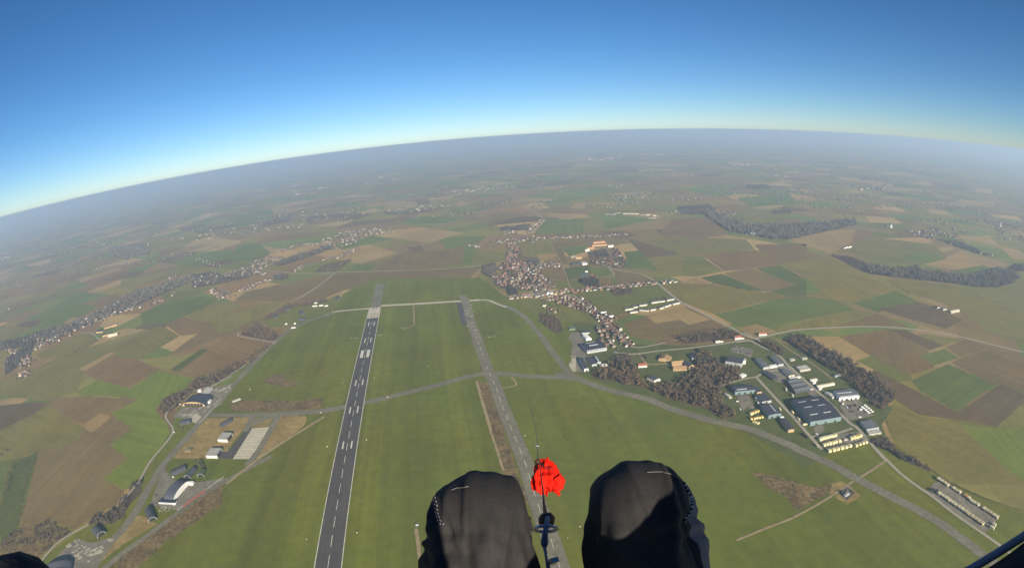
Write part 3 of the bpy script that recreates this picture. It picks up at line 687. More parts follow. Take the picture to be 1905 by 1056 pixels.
tree_line('Q', '810 1002 930 980 1060 958 1185 938', 14, 0, .75, 'bare roadside tree along the brown field', 'trees along the brown field')
tree_line('P', '690 585 780 610 850 650', 7, 3, 1.0, 'dark tree in the short line crossing the right fields', 'trees on the right fields')
tree_line('Q', '1110 605 1130 610', 2, 3, .9, 'dark bush alone beside the field track', 'bushes by the field track')
tree_line('Q', '1300 635 1340 640', 3, 3, 1.1, 'dark tree in the small clump in the dark green field', 'clump in the dark green field')
tree_line('O', '850 585 880 660 910 730', 5, 3, .4, 'low bush on the line between two right fields', 'field edge bushes')
tree_line('B', '205 415 180 500 150 580 120 690 95 830', 12, 4, .6, 'low bush in the dark hedge line at the lower left', 'lower left hedge line')
tree_line('M', '120 190 80 300 30 420 5 490', 12, 3, .85, 'dark tree in the dense row at lower left edge', 'dense row at the left edge', 5)
tree_line('M', '40 60 60 90 20 120 0 130', 5, 3, .7, 'dark bush at the top of the left edge pasture', 'left edge bushes', 5)
tree_line('M', '1620 180 1650 175 1690 195 1700 230 1660 200 1640 220', 9, 1, .9, 'grey tree growing round the green mound shelter', 'trees round the mound', 3)
tree_line('N', '215 520 280 590 340 500 370 480 260 560', 8, 4, .6, 'purple brown bush round the dark shelter by the apron', 'bushes by the apron shelter', 5)
tree_line('A', '210 545 330 490 470 430', 16, 3, .7, 'dark hedgerow tree between the olive fields at the left', 'left hedgerow', 5)
tree_line('A', '870 425 930 395 980 375', 6, 4, .5, 'low bush on the left field boundary', 'left boundary bushes', 5)
tree_line('A', '560 410 700 350 800 320', 8, 3, .7, 'hedgerow tree beside the left farm', 'farm hedgerow', 6)
tree_line('N', '60 400 110 380 200 300 320 230', 16, 0, .9, 'bare tree behind the blue arched hangar', 'belt behind the arched hangar', 4)
tree_line('Q', '640 730 760 710 770 720', 4, 3, 1.0, 'dark tree behind the white terraces', 'trees behind the terraces', 4)
tree_line('E', '770 450 800 480 830 470', 5, 1, .8, 'tree in the garden plots beside the drive', 'garden trees', 5)
P = pts('G', '980 370 1100 450 1240 520 1400 580 1600 650'); P = smooth_line(P, 12); rnd = random.Random(3)
o = link('hedge', mass_mesh('hedge', [(p.x+rnd.gauss(0, 1.2), p.y+rnd.gauss(0, 1.2)) for p in P for _ in range(2)], PURP, 9, (1.5, 3.5))); tag(o, 'low dead hedge along the field edge behind the box yard', 'hedge')
tree_line('T', '330 290 430 440 520 550', 9, 0, .55, 'small bare tree on the verge beside the big dark hall', 'verge by the big hall', 3)
tree_line('J', '560 610 580 740 660 740', 5, 3, .9, 'dark field tree left of the central village', 'field trees', 15)
# ------------------------------------------------------------------ buildings
m_wall = mat('painted_wall', (0, 0, 0), source='object', var=.10, scale=.35, big=(.06, .08), rough=.85, spec=.2)
m_roof = mat('roof_sheet', (0, 0, 0), source='object', var=.16, scale=.5, big=(.05, .14), rough=.75, spec=.3)
m_tile = mat('roof_tiles', (0, 0, 0), source='object', var=.25, scale=1.2, rough=.9, spec=.15)
m_glass = mat('dark_glazing', srgb(46,54,62), var=.2, scale=.6, rough=.25, spec=.5)
m_sky = mat('translucent_skylight', srgb(205,210,208), var=.12, scale=.3, rough=.5)
m_dark = mat('dark_opening', srgb(44,42,40), var=.2, scale=.4, rough=.9)
m_box = mat('box_panels', (0, 0, 0), source='object', var=.12, scale=.6, rough=.7)
def part(mb, name, m, parent, color=None):
    o = mb.build(name, m, parent)
    if color: o.color = (*color, 1)
    return o
def bld(name, cat, label, win, ax, ay, bx, by, D, h, wall, roof, kind='low', sky=(), doors=0, wins=0, group=None, axis='x', rise=None):
    """A and B are the two base corners of the front wall (left, right); the building runs D metres back from it"""
    A, B = at(win, ax, ay), at(win, bx, by); W = (B-A).length; c = (A+B)/2; rz = math.atan2((B-A).y, (B-A).x)
    e = empty(name, (c.x, c.y, .5), label, cat, group, rz); hw = W/2
    mb = MB(); rf = MB(); ov = .35
    if kind == 'arch':     # the arch spans W, vault runs back D
        n = 14; prof = [(hw*math.cos(math.pi*k/n), h*math.sin(math.pi*k/n)**.75) for k in range(n+1)]
        for y, fl in ((0.15, 1), (D-.15, -1)):
            mb = MB(); pr = [(x*.985, y, z*.985) for x, z in prof]; mb.face(pr if fl > 0 else pr[::-1]); part(mb, 'end_wall', m_wall, e, wall)
        prof2 = prof+[(x*.975, z*.97) for x, z in reversed(prof)]; k0 = 0; m2 = len(prof2)
        rf.V += [Vector((x, 0, z)) for x, z in prof2]+[Vector((x, D, z)) for x, z in prof2]
        for i in range(m2): rf.F.append((i, (i+1) % m2, m2+(i+1) % m2, m2+i)); rf.I.append(0)
        for i in range(n):
            a, b, cc, d = i, i+1, m2-2-i, m2-1-i; rf.F.append((a, d, cc, b)); rf.I.append(0); rf.F.append((m2+a, m2+b, m2+cc, m2+d)); rf.I.append(0)
        ro = part(rf, 'roof', m_roof, e, roof)
        for v in sky:      # pale seams along the arch
            s_ = MB()
            for i in range(n):
                x0, z0 = prof[i]; x1, z1 = prof[i+1]; s_.face([(x0*1.01, D*v-.36, z0*1.01+.05), (x1*1.01, D*v-.36, z1*1.01+.05), (x1*1.01, D*v+.36, z1*1.01+.05), (x0*1.01, D*v+.36, z0*1.01+.05)])
            part(s_, 'roof_seam', m_wall, ro, srgb(150,156,166))
        for k in range(doors):
            x = (k+.5-doors/2)*W*.8/doors; q = MB(); q.box(x-W*.36/doors, x+W*.36/doors, -.12, .1, 0, h*.62); part(q, 'door', m_dark, e)
        return e
    mb.box(-hw, hw, 0, D, 0, h)
    rise = rise if rise is not None else {'low': .05, 'gable': .42, 'flat': 0}[kind]*(D if axis == 'x' else W)/1.0*(1 if kind == 'low' else .8)
    rise = min(rise, 4.5)
    if kind == 'flat':
        rf.box(-hw-.1, hw+.1, -.1, D+.1, h+.02, h+.35)
    elif axis == 'x':
        P = [(-ov, h), (D/2, h+rise), (D+ov, h), (D+ov, h+.35), (D/2, h+rise+.38), (-ov, h+.35)]
        rf.V += [Vector((-hw-ov, y, z)) for y, z in P]+[Vector((hw+ov, y, z)) for y, z in P]
        for i in range(6): rf.F.append((i, 6+i, 6+(i+1) % 6, (i+1) % 6)); rf.I.append(0)
        rf.F += [(0, 1, 4, 5), (1, 2, 3, 4), (11, 10, 7, 6), (10, 9, 8, 7)]; rf.I += [0]*4
        for x in (-hw, hw): mb.face([(x, 0, h), (x, D, h), (x, D/2, h+rise)])
    else:
        P = [(-hw-ov, h), (0, h+rise), (hw+ov, h), (hw+ov, h+.35), (0, h+rise+.38), (-hw-ov, h+.35)]
        rf.V += [Vector((x, -ov, z)) for x, z in P]+[Vector((x, D+ov, z)) for x, z in P]
        for i in range(6): rf.F.append((i, (i+1) % 6, 6+(i+1) % 6, 6+i)); rf.I.append(0)
        rf.F += [(5, 4, 1, 0), (4, 3, 2, 1), (6, 7, 10, 11), (7, 8, 9, 10)]; rf.I += [0]*4
        for y in (0, D): mb.face([(-hw, y, h), (hw, y, h), (0, y, h+rise)])
    part(mb, 'wall', m_wall, e, wall); ro = part(rf, 'roof', m_roof if kind != 'gable' else m_tile, e, roof)
    for u0, u1, v0, v1 in sky:
        q = MB(); x0, x1, y0, y1 = -hw+u0*W, -hw+u1*W, v0*D, v1*D
        f = lambda y, x: h+.42+rise*(1-abs(2*y/D-1)) if axis == 'x' else h+.42+rise*(1-abs(x/hw))
        q.V += [Vector((x, y, f(y, x)+dz)) for dz in (0, .25) for x, y in ((x0, y0), (x1, y0), (x1, y1), (x0, y1))]
        q.F += [(4, 5, 6, 7), (0, 1, 5, 4), (1, 2, 6, 5), (2, 3, 7, 6), (3, 0, 4, 7)]; q.I += [0]*5
        part(q, 'skylight', m_sky, ro)
    for k in range(doors):
        x = (k+.5-doors/2)*W*.9/doors; wd = min(2.6, W*.3/doors); q = MB(); q.box(x-wd, x+wd, -.1, .05, 0, min(4.5, h*.75)); part(q, 'door', m_dark, e)
    for k in range(wins):
        x = (k+.5-wins/2)*W*.94/wins; q = MB(); q.box(x-W*.3/wins, x+W*.3/wins, -.07, .05, h*.55, h*.8); part(q, 'window', m_glass, e)
    return e
WG = srgb(168,172,174); TEAL = srgb(112,132,134); WHT = srgb(232,230,222); CRM = srgb(226,214,180); TAN = srgb(176,150,112)
SLATE = srgb(64,66,74); NAVY = srgb(52,56,66); RGREY = srgb(98,102,104); DGREY = srgb(66,68,72); LGREY = srgb(176,174,160); RRED = srgb(150,92,66); RBRN = srgb(112,84,66)
# industrial estate
bld('warehouse', 'warehouse', 'big dark-roofed hall with six pale skylights and a teal front', 'T', 155, 660, 492, 603, 100, 11, TEAL, NAVY, sky=[(u, u+.25, v, v+.022) for v in (.22, .52, .82) for u in (.12, .55)], doors=3)
bld('warehouse', 'warehouse', 'grey warehouse with a slate roof standing alone below the car park', 'S', 125, 388, 325, 420, 38, 11, WG, SLATE, doors=4, wins=0, kind='flat')
bld('entrance_tower', 'annex', 'small white stair block on the right of the grey warehouse', 'S', 330, 375, 372, 380, 16, 9, WHT, LGREY, kind='flat')
bld('workshop', 'workshop', 'long grey-roofed workshop nearest the wood on the estate road', 'S', 592, 445, 668, 436, 58, 6, WG, RGREY, axis='y')
bld('shed', 'shed', 'low white shed between two long grey workshops', 'S', 678, 432, 765, 416, 10, 4.5, WHT, WHT, kind='flat')
bld('workshop', 'workshop', 'long grey-roofed workshop with a pale gable beside the main estate road', 'S', 775, 408, 842, 400, 52, 6, WG, RGREY, axis='y')
bld('workshop', 'workshop', 'dark-roofed workshop behind the scrap heaps', 'S', 705, 582, 772, 562, 42, 5, DGREY, SLATE, axis='y', doors=2)
bld('workshop', 'workshop', 'steep grey-roofed workshop beside the long white hut', 'S', 905, 548, 975, 536, 38, 6, CRM, RGREY, axis='y', doors=1)
bld('hut', 'hut', 'long white hut in front of the steep grey-roofed workshop', 'S', 925, 578, 1048, 552, 7, 4, CRM, WHT)
bld('triple_shed', 'shed', 'front bay of the three-bay grey shed', 'S', 985, 748, 1168, 705, 20, 5.5, DGREY, RGREY, rise=3)
bld('triple_shed', 'shed', 'middle bay of the three-bay grey shed', 'S', 948, 690, 1112, 657, 20, 5.5, DGREY, RGREY, rise=3)
bld('triple_shed', 'shed', 'rear bay of the three-bay grey shed', 'S', 915, 643, 1058, 612, 20, 5.5, DGREY, RGREY, rise=3)
bld('warehouse', 'warehouse', 'blue-grey hall with one long skylight beside the wood', 'S', 245, 757, 488, 733, 30, 9, TEAL, SLATE, sky=[(.12, .62, .18, .27)], doors=3)
bld('annex', 'annex', 'small tan block at the right end of the blue-grey hall', 'S', 512, 752, 572, 740, 30, 6, TAN, SLATE, kind='flat')
bld('workshop', 'workshop', 'dark-roofed block behind the hall with one lengthwise skylight', 'S', 575, 868, 692, 848, 34, 6, WG, SLATE, kind='flat', doors=1)
bld('warehouse', 'warehouse', 'dark hall with a lengthwise skylight beside the yellow box stacks', 'F', 525, 728, 620, 712, 46, 9, TEAL, SLATE, axis='y', sky=[(.66, .72, .2, .9)], doors=2)
bld('workshop', 'workshop', 'narrow dark-roofed block with a tan gable at the estate edge', 'F', 673, 832, 718, 826, 46, 7, TAN, SLATE, axis='y')
bld('hall', 'hall', 'white-fronted hall with a striped grey roof in the estate yard', 'T', 472, 386, 690, 363, 36, 9, WHT, RGREY, sky=[(.02, .98, .04, .1), (.0, .75, .45, .5)], doors=4)
bld('shed', 'shed', 'pale striped-roof shed left of the white-fronted hall', 'T', 400, 362, 432, 350, 28, 4, WHT, LGREY)
bld('hall', 'hall', 'grey-roofed depot beside the hedge trees at the yard entrance', 'T', 772, 720, 905, 698, 34, 6, WG, RGREY, kind='flat')
bld('annex', 'annex', 'low pale concrete annex in front of the grey-roofed depot', 'T', 800, 765, 935, 745, 14, 3.5, LGREY, LGREY, kind='flat')
bld('hut', 'hut', 'long narrow white hut with a pale roof near the tree belt', 'T', 240, 247, 426, 212, 8, 4, WHT, CRM, wins=6)
bld('hut', 'hut', 'short white hut at the estate road, behind the long one', 'T', 165, 180, 236, 166, 8, 4, WHT, CRM, wins=3)
bld('hut', 'hut', 'small white cabin in front of the short white hut', 'T', 190, 202, 222, 194, 6, 3.5, WHT, WHT, kind='flat')
bld('hut', 'hut', 'tiny white cabin at the end of the long narrow hut', 'T', 255, 268, 288, 259, 6, 3.5, WHT, WHT, kind='flat')
bld('shed', 'shed', 'pale flat shed on the grass behind the long white huts', 'S', 1045, 476, 1172, 455, 24, 5, LGREY, LGREY, kind='flat')
bld('shed', 'shed', 'grey shed against the tree belt', 'T', 430, 128, 488, 114, 9, 4, WG, RGREY)
bld('shed', 'shed', 'small pale-roofed shed on the grass by the fence path', 'S', 930, 345, 985, 332, 10, 3, LGREY, LGREY, kind='flat')
bld('shed', 'shed', 'light slatted shed beside the fence path', 'S', 1075, 330, 1135, 316, 10, 3, LGREY, LGREY, kind='flat')
bld('kiosk', 'kiosk', 'white gate lodge with a curved drive by the wood edge', 'S', 330, 550, 385, 525, 12, 4, WHT, WHT, kind='flat')
bld('greenhouse', 'shed', 'narrow pale-roofed shed on the grass left of the blue-grey hall', 'S', 175, 805, 208, 795, 22, 3, LGREY, LGREY)
# airfield side
bld('hangar', 'hangar', 'large dark blue hangar with two skylights beside the airfield apron', 'E', 318, 432, 478, 405, 52, 10, WG, NAVY, sky=[(.25, .7, .42, .5), (.2, .7, .88, .94)], wins=8)
bld('hangar', 'hangar', 'white barrel-roofed hangar behind the dark blue one', 'E', 308, 326, 356, 318, 32, 9, WHT, WHT, kind='arch')
bld('shed', 'shed', 'blue-grey roofed shed behind the white barrel hangar', 'E', 275, 272, 338, 268, 18, 5, WG, SLATE)
bld('shed', 'shed', 'green roofed shed at the edge of the brown plot', 'E', 172, 240, 222, 238, 18, 5, srgb(110,124,104), srgb(92,108,88))
bld('hangar', 'hangar', 'long narrow hangar with a white gable end on the apron', 'E', 296, 578, 331, 574, 72, 8, WHT, SLATE, axis='y', doors=1)
bld('shed', 'shed', 'dark-roofed shed right of the long narrow hangar', 'E', 358, 536, 398, 530, 45, 6, WG, SLATE, axis='y')
bld('shed', 'shed', 'dark shed with one white skylight band near the wood', 'E', 402, 516, 432, 512, 38, 6, WG, SLATE, axis='y', sky=[(.3, .6, .05, .95)])
bld('shed', 'shed', 'small white shed at the edge of the wood by the apron', 'E', 428, 542, 482, 530, 8, 4, WHT, WHT, kind='flat')
bld('house', 'house', 'white house with a reddish roof in a clearing of the wood', 'E', 738, 546, 808, 541, 12, 5, WHT, RRED, kind='gable', wins=4)
bld('house', 'house', 'modern white house with a dark front court deep in the wood', 'E', 808, 640, 868, 668, 16, 6, WHT, DGREY, kind='flat', wins=3)
bld('annex', 'annex', 'low white wing beside the modern white house in the wood', 'E', 868, 660, 918, 652, 8, 4, WHT, LGREY, kind='flat')
bld('school_block', 'block', 'tan block with a red-brown roof, front of three in the wood', 'E', 1022, 572, 1132, 570, 14, 6, TAN, srgb(150,122,88), kind='gable', wins=8)
bld('school_block', 'block', 'tan block with a red-brown roof, middle of three in the wood', 'E', 1012, 532, 1112, 522, 13, 6, TAN, srgb(160,132,96), kind='gable', wins=6)
bld('school_block', 'block', 'tan block with a red-brown roof, rear of three in the wood', 'E', 988, 502, 1008, 470, 30, 6, TAN, srgb(150,122,88), kind='gable')
bld('school_block', 'block', 'brown-walled block with a dark slate roof right of the tan ones', 'E', 1150, 558, 1196, 545, 34, 6, TAN, SLATE, axis='y', kind='gable')
bld('shed', 'shed', 'blue slate roofed shed at the upper edge of the wood', 'E', 1176, 480, 1232, 474, 24, 6, WG, NAVY)
bld('house', 'house', 'white house with an orange roof at the road junction', 'E', 1528, 318, 1582, 313, 12, 6, WHT, RRED, kind='gable', wins=3)
bld('house', 'house', 'long white house with an orange roof right of the junction', 'K', 738, 1005, 772, 1003, 10, 5, WHT, RRED, kind='gable', wins=4)
bld('hut', 'hut', 'long low white hut on the north road', 'K', 548, 1036, 580, 1033, 7, 4, WHT, CRM)
# left base
WHITE_UP = bld('hangar', 'hangar', 'white square hangar, upper of the two on the dry grass', 'N', 606, 682, 690, 686, 30, 9, srgb(206,204,196), srgb(160,158,146), kind='flat', doors=0)
WHITE_LO = bld('hangar', 'hangar', 'white square hangar, lower of the two on the dry grass', 'N', 502, 828, 600, 830, 30, 9, srgb(206,204,196), srgb(160,158,146), kind='flat', doors=0)
bld('hangar', 'hangar', 'blue arched hangar with a tan front on the upper apron', 'N', 285, 362, 492, 366, 48, 14, TAN, NAVY, kind='arch', doors=6)
bld('shed', 'shed', 'long pale-roofed shed behind the blue arched hangar', 'N', 452, 268, 506, 268, 42, 6, WG, LGREY, kind='flat')
bld('shed', 'shed', 'white shed left of the long pale-roofed shed', 'N', 425, 238, 452, 236, 10, 5, WHT, WHT, kind='flat')
bld('annex', 'annex', 'white annex at the right side of the blue arched hangar', 'N', 498, 340, 532, 338, 14, 5, WHT, WHT, kind='flat')
bld('hangar', 'hangar', 'dark arched hangar with pale roof seams and a white face', 'M', 1445, 512, 1585, 348, 26, 13, WHT, NAVY, kind='arch', sky=(.12, .3, .48, .66, .84), doors=0)
bld('annex', 'annex', 'low flat annex at the lower end of the striped arched hangar', 'M', 1325, 524, 1462, 532, 10, 5, WG, NAVY, kind='flat')
bld('cabin', 'cabin', 'white cabin at the upper end of the striped arched hangar', 'M', 1575, 368, 1608, 370, 8, 5, WHT, WHT, kind='flat')
bld('cabin', 'cabin', 'white cabin at the lower corner of the striped arched hangar', 'M', 1445, 534, 1466, 530, 7, 5, WHT, WHT, kind='flat')
def dress_white(e, W_, D_, h_):
    q = MB(); k = .06; q.prism([(-W_/2-k, -k), (W_/2+k, -k), (W_/2+k, D_+k), (-W_/2-k, D_+k)], h_-1.3, h_-.03); part(q, 'fascia', m_roof, e, srgb(92,88,80))
    q = MB(); q.prism([(W_/2-.05, D_*.12), (W_/2+.08, D_*.12), (W_/2+.08, D_*.88), (W_/2-.05, D_*.88)], .05, h_-1.6); part(q, 'door', m_dark, e)
    q = MB(); q.box(-W_/2+1, W_/2-1, -.05, .03, .3, 1.2); part(q, 'plinth', m_wall, e, srgb(150,146,138))
def shelter(win, x0, y0, x1, y1, wd, h, label, roofc=DGREY, endc=WG):
    """a hardened aircraft shelter: arched vault whose open end is at the first point"""
    a, b = at(win, x0, y0), at(win, x1, y1); u = (b-a).normalized(); n = Vector((u.y, -u.x, 0))*wd/2; L = (b-a).length
    A, B = a-n, a+n; e = empty('aircraft_shelter', (a.x, a.y, .5), label, 'aircraft shelter', 'hardened aircraft shelters on the left base', math.atan2((B-A).y, (B-A).x))
    hw = wd/2; n_ = 12; prof = [(hw*math.cos(math.pi*k/n_), h*math.sin(math.pi*k/n_)**.8) for k in range(n_+1)]
    v = MB(); m2 = n_+1; inner = [(x*.9, z*.92) for x, z in prof]
    v.V += [Vector((x, y, z)) for y in (0, L) for x, z in prof]
    for i in range(n_): v.F.append((i, i+1, m2+i+1, m2+i)); v.I.append(0)
    v.face([(x, L, z) for x, z in prof][::-1]); part(v, 'vault', m_roof, e, roofc)
    r = MB()
    for i in range(n_): r.face([(*prof[i][:1], -.02, prof[i][1]), (inner[i][0], -.02, inner[i][1]), (inner[i+1][0], -.02, inner[i+1][1]), (prof[i+1][0], -.02, prof[i+1][1])])
    part(r, 'portal_rim', m_wall, e, endc)
    d = MB(); d.face([(x, .6, z) for x, z in inner]); part(d, 'door', m_dark, e); return e
for e_, a_, b_ in ((WHITE_UP, (606, 682), (690, 686)), (WHITE_LO, (502, 828), (600, 830))): dress_white(e_, (at('N', *b_)-at('N', *a_)).length, 30, 9)
for args in (('M', 1275, 665, 1240, 575, 19, 9, 'dark shelter between the dry strip and the striped arched hangar'),
             ('M', 850, 790, 800, 735, 22, 9, 'dark shelter with a pale portal beside the lower thicket'),
             ('M', 1545, 228, 1430, 280, 19, 8, 'dark shelter left of the other two above the striped hangar'),
             ('M', 1560, 310, 1618, 240, 17, 8, 'dark shelter pointing up behind the striped hangar'),
             ('M', 1672, 300, 1690, 255, 17, 8, 'green mossy shelter mound with grey trees around it', ),
             ('N', 722, 490, 630, 542, 17, 7, 'dark narrow shelter on the dry grass above the white hangars'),
             ('N', 362, 500, 275, 520, 22, 8, 'dark shelter sunk in brown bushes beside the apron'),
             ('A', 1585, 222, 1560, 226, 20, 8, 'far dark shelter nearest the far tree belt'), ('A', 1640, 238, 1655, 246, 20, 8, 'far dark shelter in the middle of the far group'),
             ('A', 1668, 276, 1632, 280, 20, 8, 'far dark shelter nearest the taxiway of the far group'), ('A', 1515, 262, 1495, 268, 20, 8, 'far dark shelter at the left of the far group'),
             ('A', 1848, 160, 1832, 168, 20, 8, 'far dark shelter alone near the threshold stub')):
    e = shelter(*args[:8], **({'roofc': srgb(74,84,52)} if 'mossy' in args[7] else {}))
e = bld('hangar', 'hangar', 'big slate barrel-roofed hangar with pale seams in the lower left corner', 'X', 770, 900, 1290, 790, 26, 13, srgb(70,70,92), SLATE, kind='arch', sky=(.3, .45, .6, .75))
bld('bunker', 'bunker', 'small brown bunker on the dry grass left of the white hangars', 'N', 308, 772, 362, 770, 10, 4, srgb(120,108,84), srgb(132,120,96), kind='flat')
bld('bunker', 'bunker', 'low grey bunker at the corner of the brown scrub plot', 'N', 735, 330, 808, 303, 8, 3.5, WG, srgb(150,140,122), kind='flat')
bld('hut', 'hut', 'tiny dark hut at the top of the tan track right of the runway', 'H', 46, 592, 62, 590, 4, 3, DGREY, WHT, kind='flat')
for i, (x, y, w_) in enumerate(((1705, 207, 26), (1742, 204, 22), (1772, 206, 18), (1715, 190, 16), (1590, 326, 22), (1556, 305, 12), (1605, 303, 10))):
    bld('hut', 'hut', ORD[i]+' small white hut, from the upper left, on the far shelter grass', 'A', x, y, x+w_, y-2, 7, 3.5, WHT, LGREY, kind='flat', group='white huts on the far shelter grass')
# farms and larger blocks
for spec in ((('A', 525, 352, 560, 348, 30, 6, TAN, DGREY), 'dark barn at the left end of the farm'), (('A', 560, 372, 612, 360, 14, 6, TAN, DGREY), 'dark barn in the middle of the left farm'),
             (('A', 590, 376, 642, 362, 22, 6, LGREY, CRM), 'pale-roofed barn at the right of the left farm'), (('A', 570, 330, 640, 308, 12, 6, TAN, RBRN), 'long brown barn behind the left farm'),
             (('P', 1070, 766, 1095, 762, 12, 5, LGREY, DGREY), 'dark-roofed barn at the left of the lone farm'), (('P', 1120, 782, 1150, 776, 11, 5, LGREY, RGREY), 'middle barn of the lone farm'),
             (('P', 1185, 806, 1255, 792, 14, 5, LGREY, srgb(186,178,156)), 'long cream-roofed barn at the right of the lone farm'),
             (('K', 686, 560, 712, 556, 18, 7, WHT, DGREY), 'dark-roofed farmhouse against the curved wood'), (('K', 712, 562, 730, 560, 14, 7, WHT, LGREY), 'white farmhouse against the curved wood'),
             (('P', 312, 276, 340, 268, 14, 6, WHT, DGREY), 'dark-roofed farmhouse beside the sandy field'), (('P', 345, 270, 372, 264, 12, 6, WHT, RBRN), 'small white farmhouse beside the sandy field'),
             (('D', 860, 408, 900, 412, 24, 6, TAN, LGREY), 'pale barn at the left of the village farm'), (('D', 898, 416, 945, 412, 30, 6, TAN, TAN), 'tan barn in the middle of the village farm'),
             (('D', 865, 460, 950, 452, 16, 7, DGREY, NAVY), 'dark blue barn in front of the village farm'), (('D', 950, 460, 985, 455, 40, 6, WHT, LGREY), 'long pale barn at the right of the village farm'),
             (('D', 1020, 320, 1135, 312, 14, 7, TAN, RRED), 'long orange-roofed school front'), (('D', 1030, 298, 1120, 290, 12, 7, TAN, RRED), 'orange-roofed school wing behind the long one'),
             (('D', 985, 340, 1040, 335, 14, 6, TAN, RRED), 'orange-roofed school wing at the left'), (('D', 972, 358, 1003, 355, 12, 7, WHT, WHT), 'bright white block at the left of the school'),
             (('D', 1145, 326, 1182, 322, 12, 6, WHT, WHT), 'bright white block at the right of the school'), (('D', 1012, 545, 1050, 552, 8, 5, TAN, RRED), 'small orange-roofed clubhouse by the sports pitch')):
    a, lab = spec; bld('barn' if 'barn' in lab or 'farm' in lab else 'school_block', 'barn' if 'barn' in lab else ('farmhouse' if 'farm' in lab else 'block'), lab, *a, kind='gable', rise=3)
for i, (x, y, w_, c) in enumerate(((1120, 78, 40, DGREY), (1165, 80, 36, DGREY), (1190, 70, 50, DGREY), (1255, 76, 40, CRM), (1300, 76, 46, CRM), (1345, 78, 30, CRM), (1385, 84, 40, DGREY), (1425, 86, 34, CRM), (1450, 108, 55, DGREY), (1480, 92, 26, CRM))):
    bld('barn', 'barn', ORD[i]+' barn from the left in the far farm row', 'D', x, y, x+w_, y-1, 22, 4, srgb(170,164,152), c, group='far farm row', rise=2)
# church towers
def church(win, x, y, w_, h, label):
    p = at(win, x, y); e = empty('church', (p.x, p.y, 0), label, 'church', None, .3)
    q = MB(); q.box(-w_/2, w_/2, -w_/2, w_/2, 0, h); part(q, 'tower', m_wall, e, srgb(196,196,194))
    q = MB(); k = w_/2+.3; q.V = [Vector(v) for v in ((-k, -k, h), (k, -k, h), (k, k, h), (-k, k, h), (0, 0, h+w_*1.3))]; q.F = [(0, 1, 4), (1, 2, 4), (2, 3, 4), (3, 0, 4)]; q.I = [0]*4; part(q, 'spire', m_roof, e, SLATE)
    q = MB(); q.box(w_/2, w_/2+18, -5, 5, 0, 9); part(q, 'nave', m_wall, e, srgb(170,168,164))
    q = MB(); q.prism([(w_/2, -5.3), (w_/2+18.3, -5.3), (w_/2+18.3, 5.3), (w_/2, 5.3)], 9.02, 15, top=[(w_/2, -.1), (w_/2+18.3, -.1), (w_/2+18.3, .1), (w_/2, .1)]); part(q, 'roof', m_tile, e, RGREY)
church('P', 688, 104, 11, 26, 'white tower standing at the start of the right village')
church('P', 1586, 94, 11, 34, 'tall grey-white church tower far off at the right edge')
church('R', 1046, 970, 8, 12, 'small white church in the central village street')

# ------------------------------------------------------------------ village houses
def house_meshes(w_, d, h, r):
    b = MB(); b.box(-w_/2, w_/2, -d/2, d/2, 0, h)
    for x in (-w_/2, w_/2): b.face([(x, -d/2, h), (x, d/2, h), (x, 0, h+r)])
    f = MB(); o = .4; P = [(-d/2-o, h-.15), (0, h+r+.05), (d/2+o, h-.15), (d/2+o, h+.12), (0, h+r+.35), (-d/2-o, h+.12)]
    f.V += [Vector((-w_/2-o, y, z)) for y, z in P]+[Vector((w_/2+o, y, z)) for y, z in P]
    for i in range(6): f.F.append((i, 6+i, 6+(i+1) % 6, (i+1) % 6)); f.I.append(0)
    f.F += [(0, 1, 4, 5), (1, 2, 3, 4), (11, 10, 7, 6), (10, 9, 8, 7)]; f.I += [0]*4
    f.box(w_*.22, w_*.22+.8, -.4, .4, h+r*.6, h+r+1)
    return mesh('house', b.V, b.F, m_wall, b.I), mesh('roof', f.V, f.F, m_tile, f.I)
HM = [house_meshes(10, 8.5, 5.2, 3.6), house_meshes(13, 9, 4.2, 3.8), house_meshes(8.5, 9, 6, 3.4), house_meshes(17, 8, 3.6, 3.0)]
BRICK = srgb(112,88,74); SALM = srgb(146,118,100); HWHT = srgb(180,174,162); HCRM = srgb(150,136,114); HRED = srgb(116,84,68); HBRN = srgb(94,80,70); HGR = srgb(96,96,96)
STY = [(HWHT, DGREY, 'white house, dark roof'), (HCRM, HBRN, 'cream house, brown roof'), (BRICK, HRED, 'brick house, red roof'),
       (HWHT, HRED, 'white house, red roof'), (BRICK, DGREY, 'brick house, dark roof'), (SALM, HBRN, 'pale brick house, brown roof'), (HCRM, HGR, 'cream house, grey roof')]
NH = 0
m_garden = mat('garden_ground', srgb(92,86,62), coords='world', var=.35, scale=.06, big=(.02, .25, (1.1, 1.0, .95)), rough=1, spec=.05)
def house(x, y, rz, k, st, s, label, group):
    global NH
    wme, rme = HM[k]; o = link('house', wme); o.location = (x, y, .6); o.rotation_euler = (0, 0, rz); o.scale = (s, s, s); o.color = (*[c*random.uniform(.9, 1.06) for c in st[0]], 1)
    r = link('roof', rme, o); r.color = (*[c*random.uniform(.85, 1.12) for c in st[1]], 1); tag(o, label, 'house', group); NH += 1
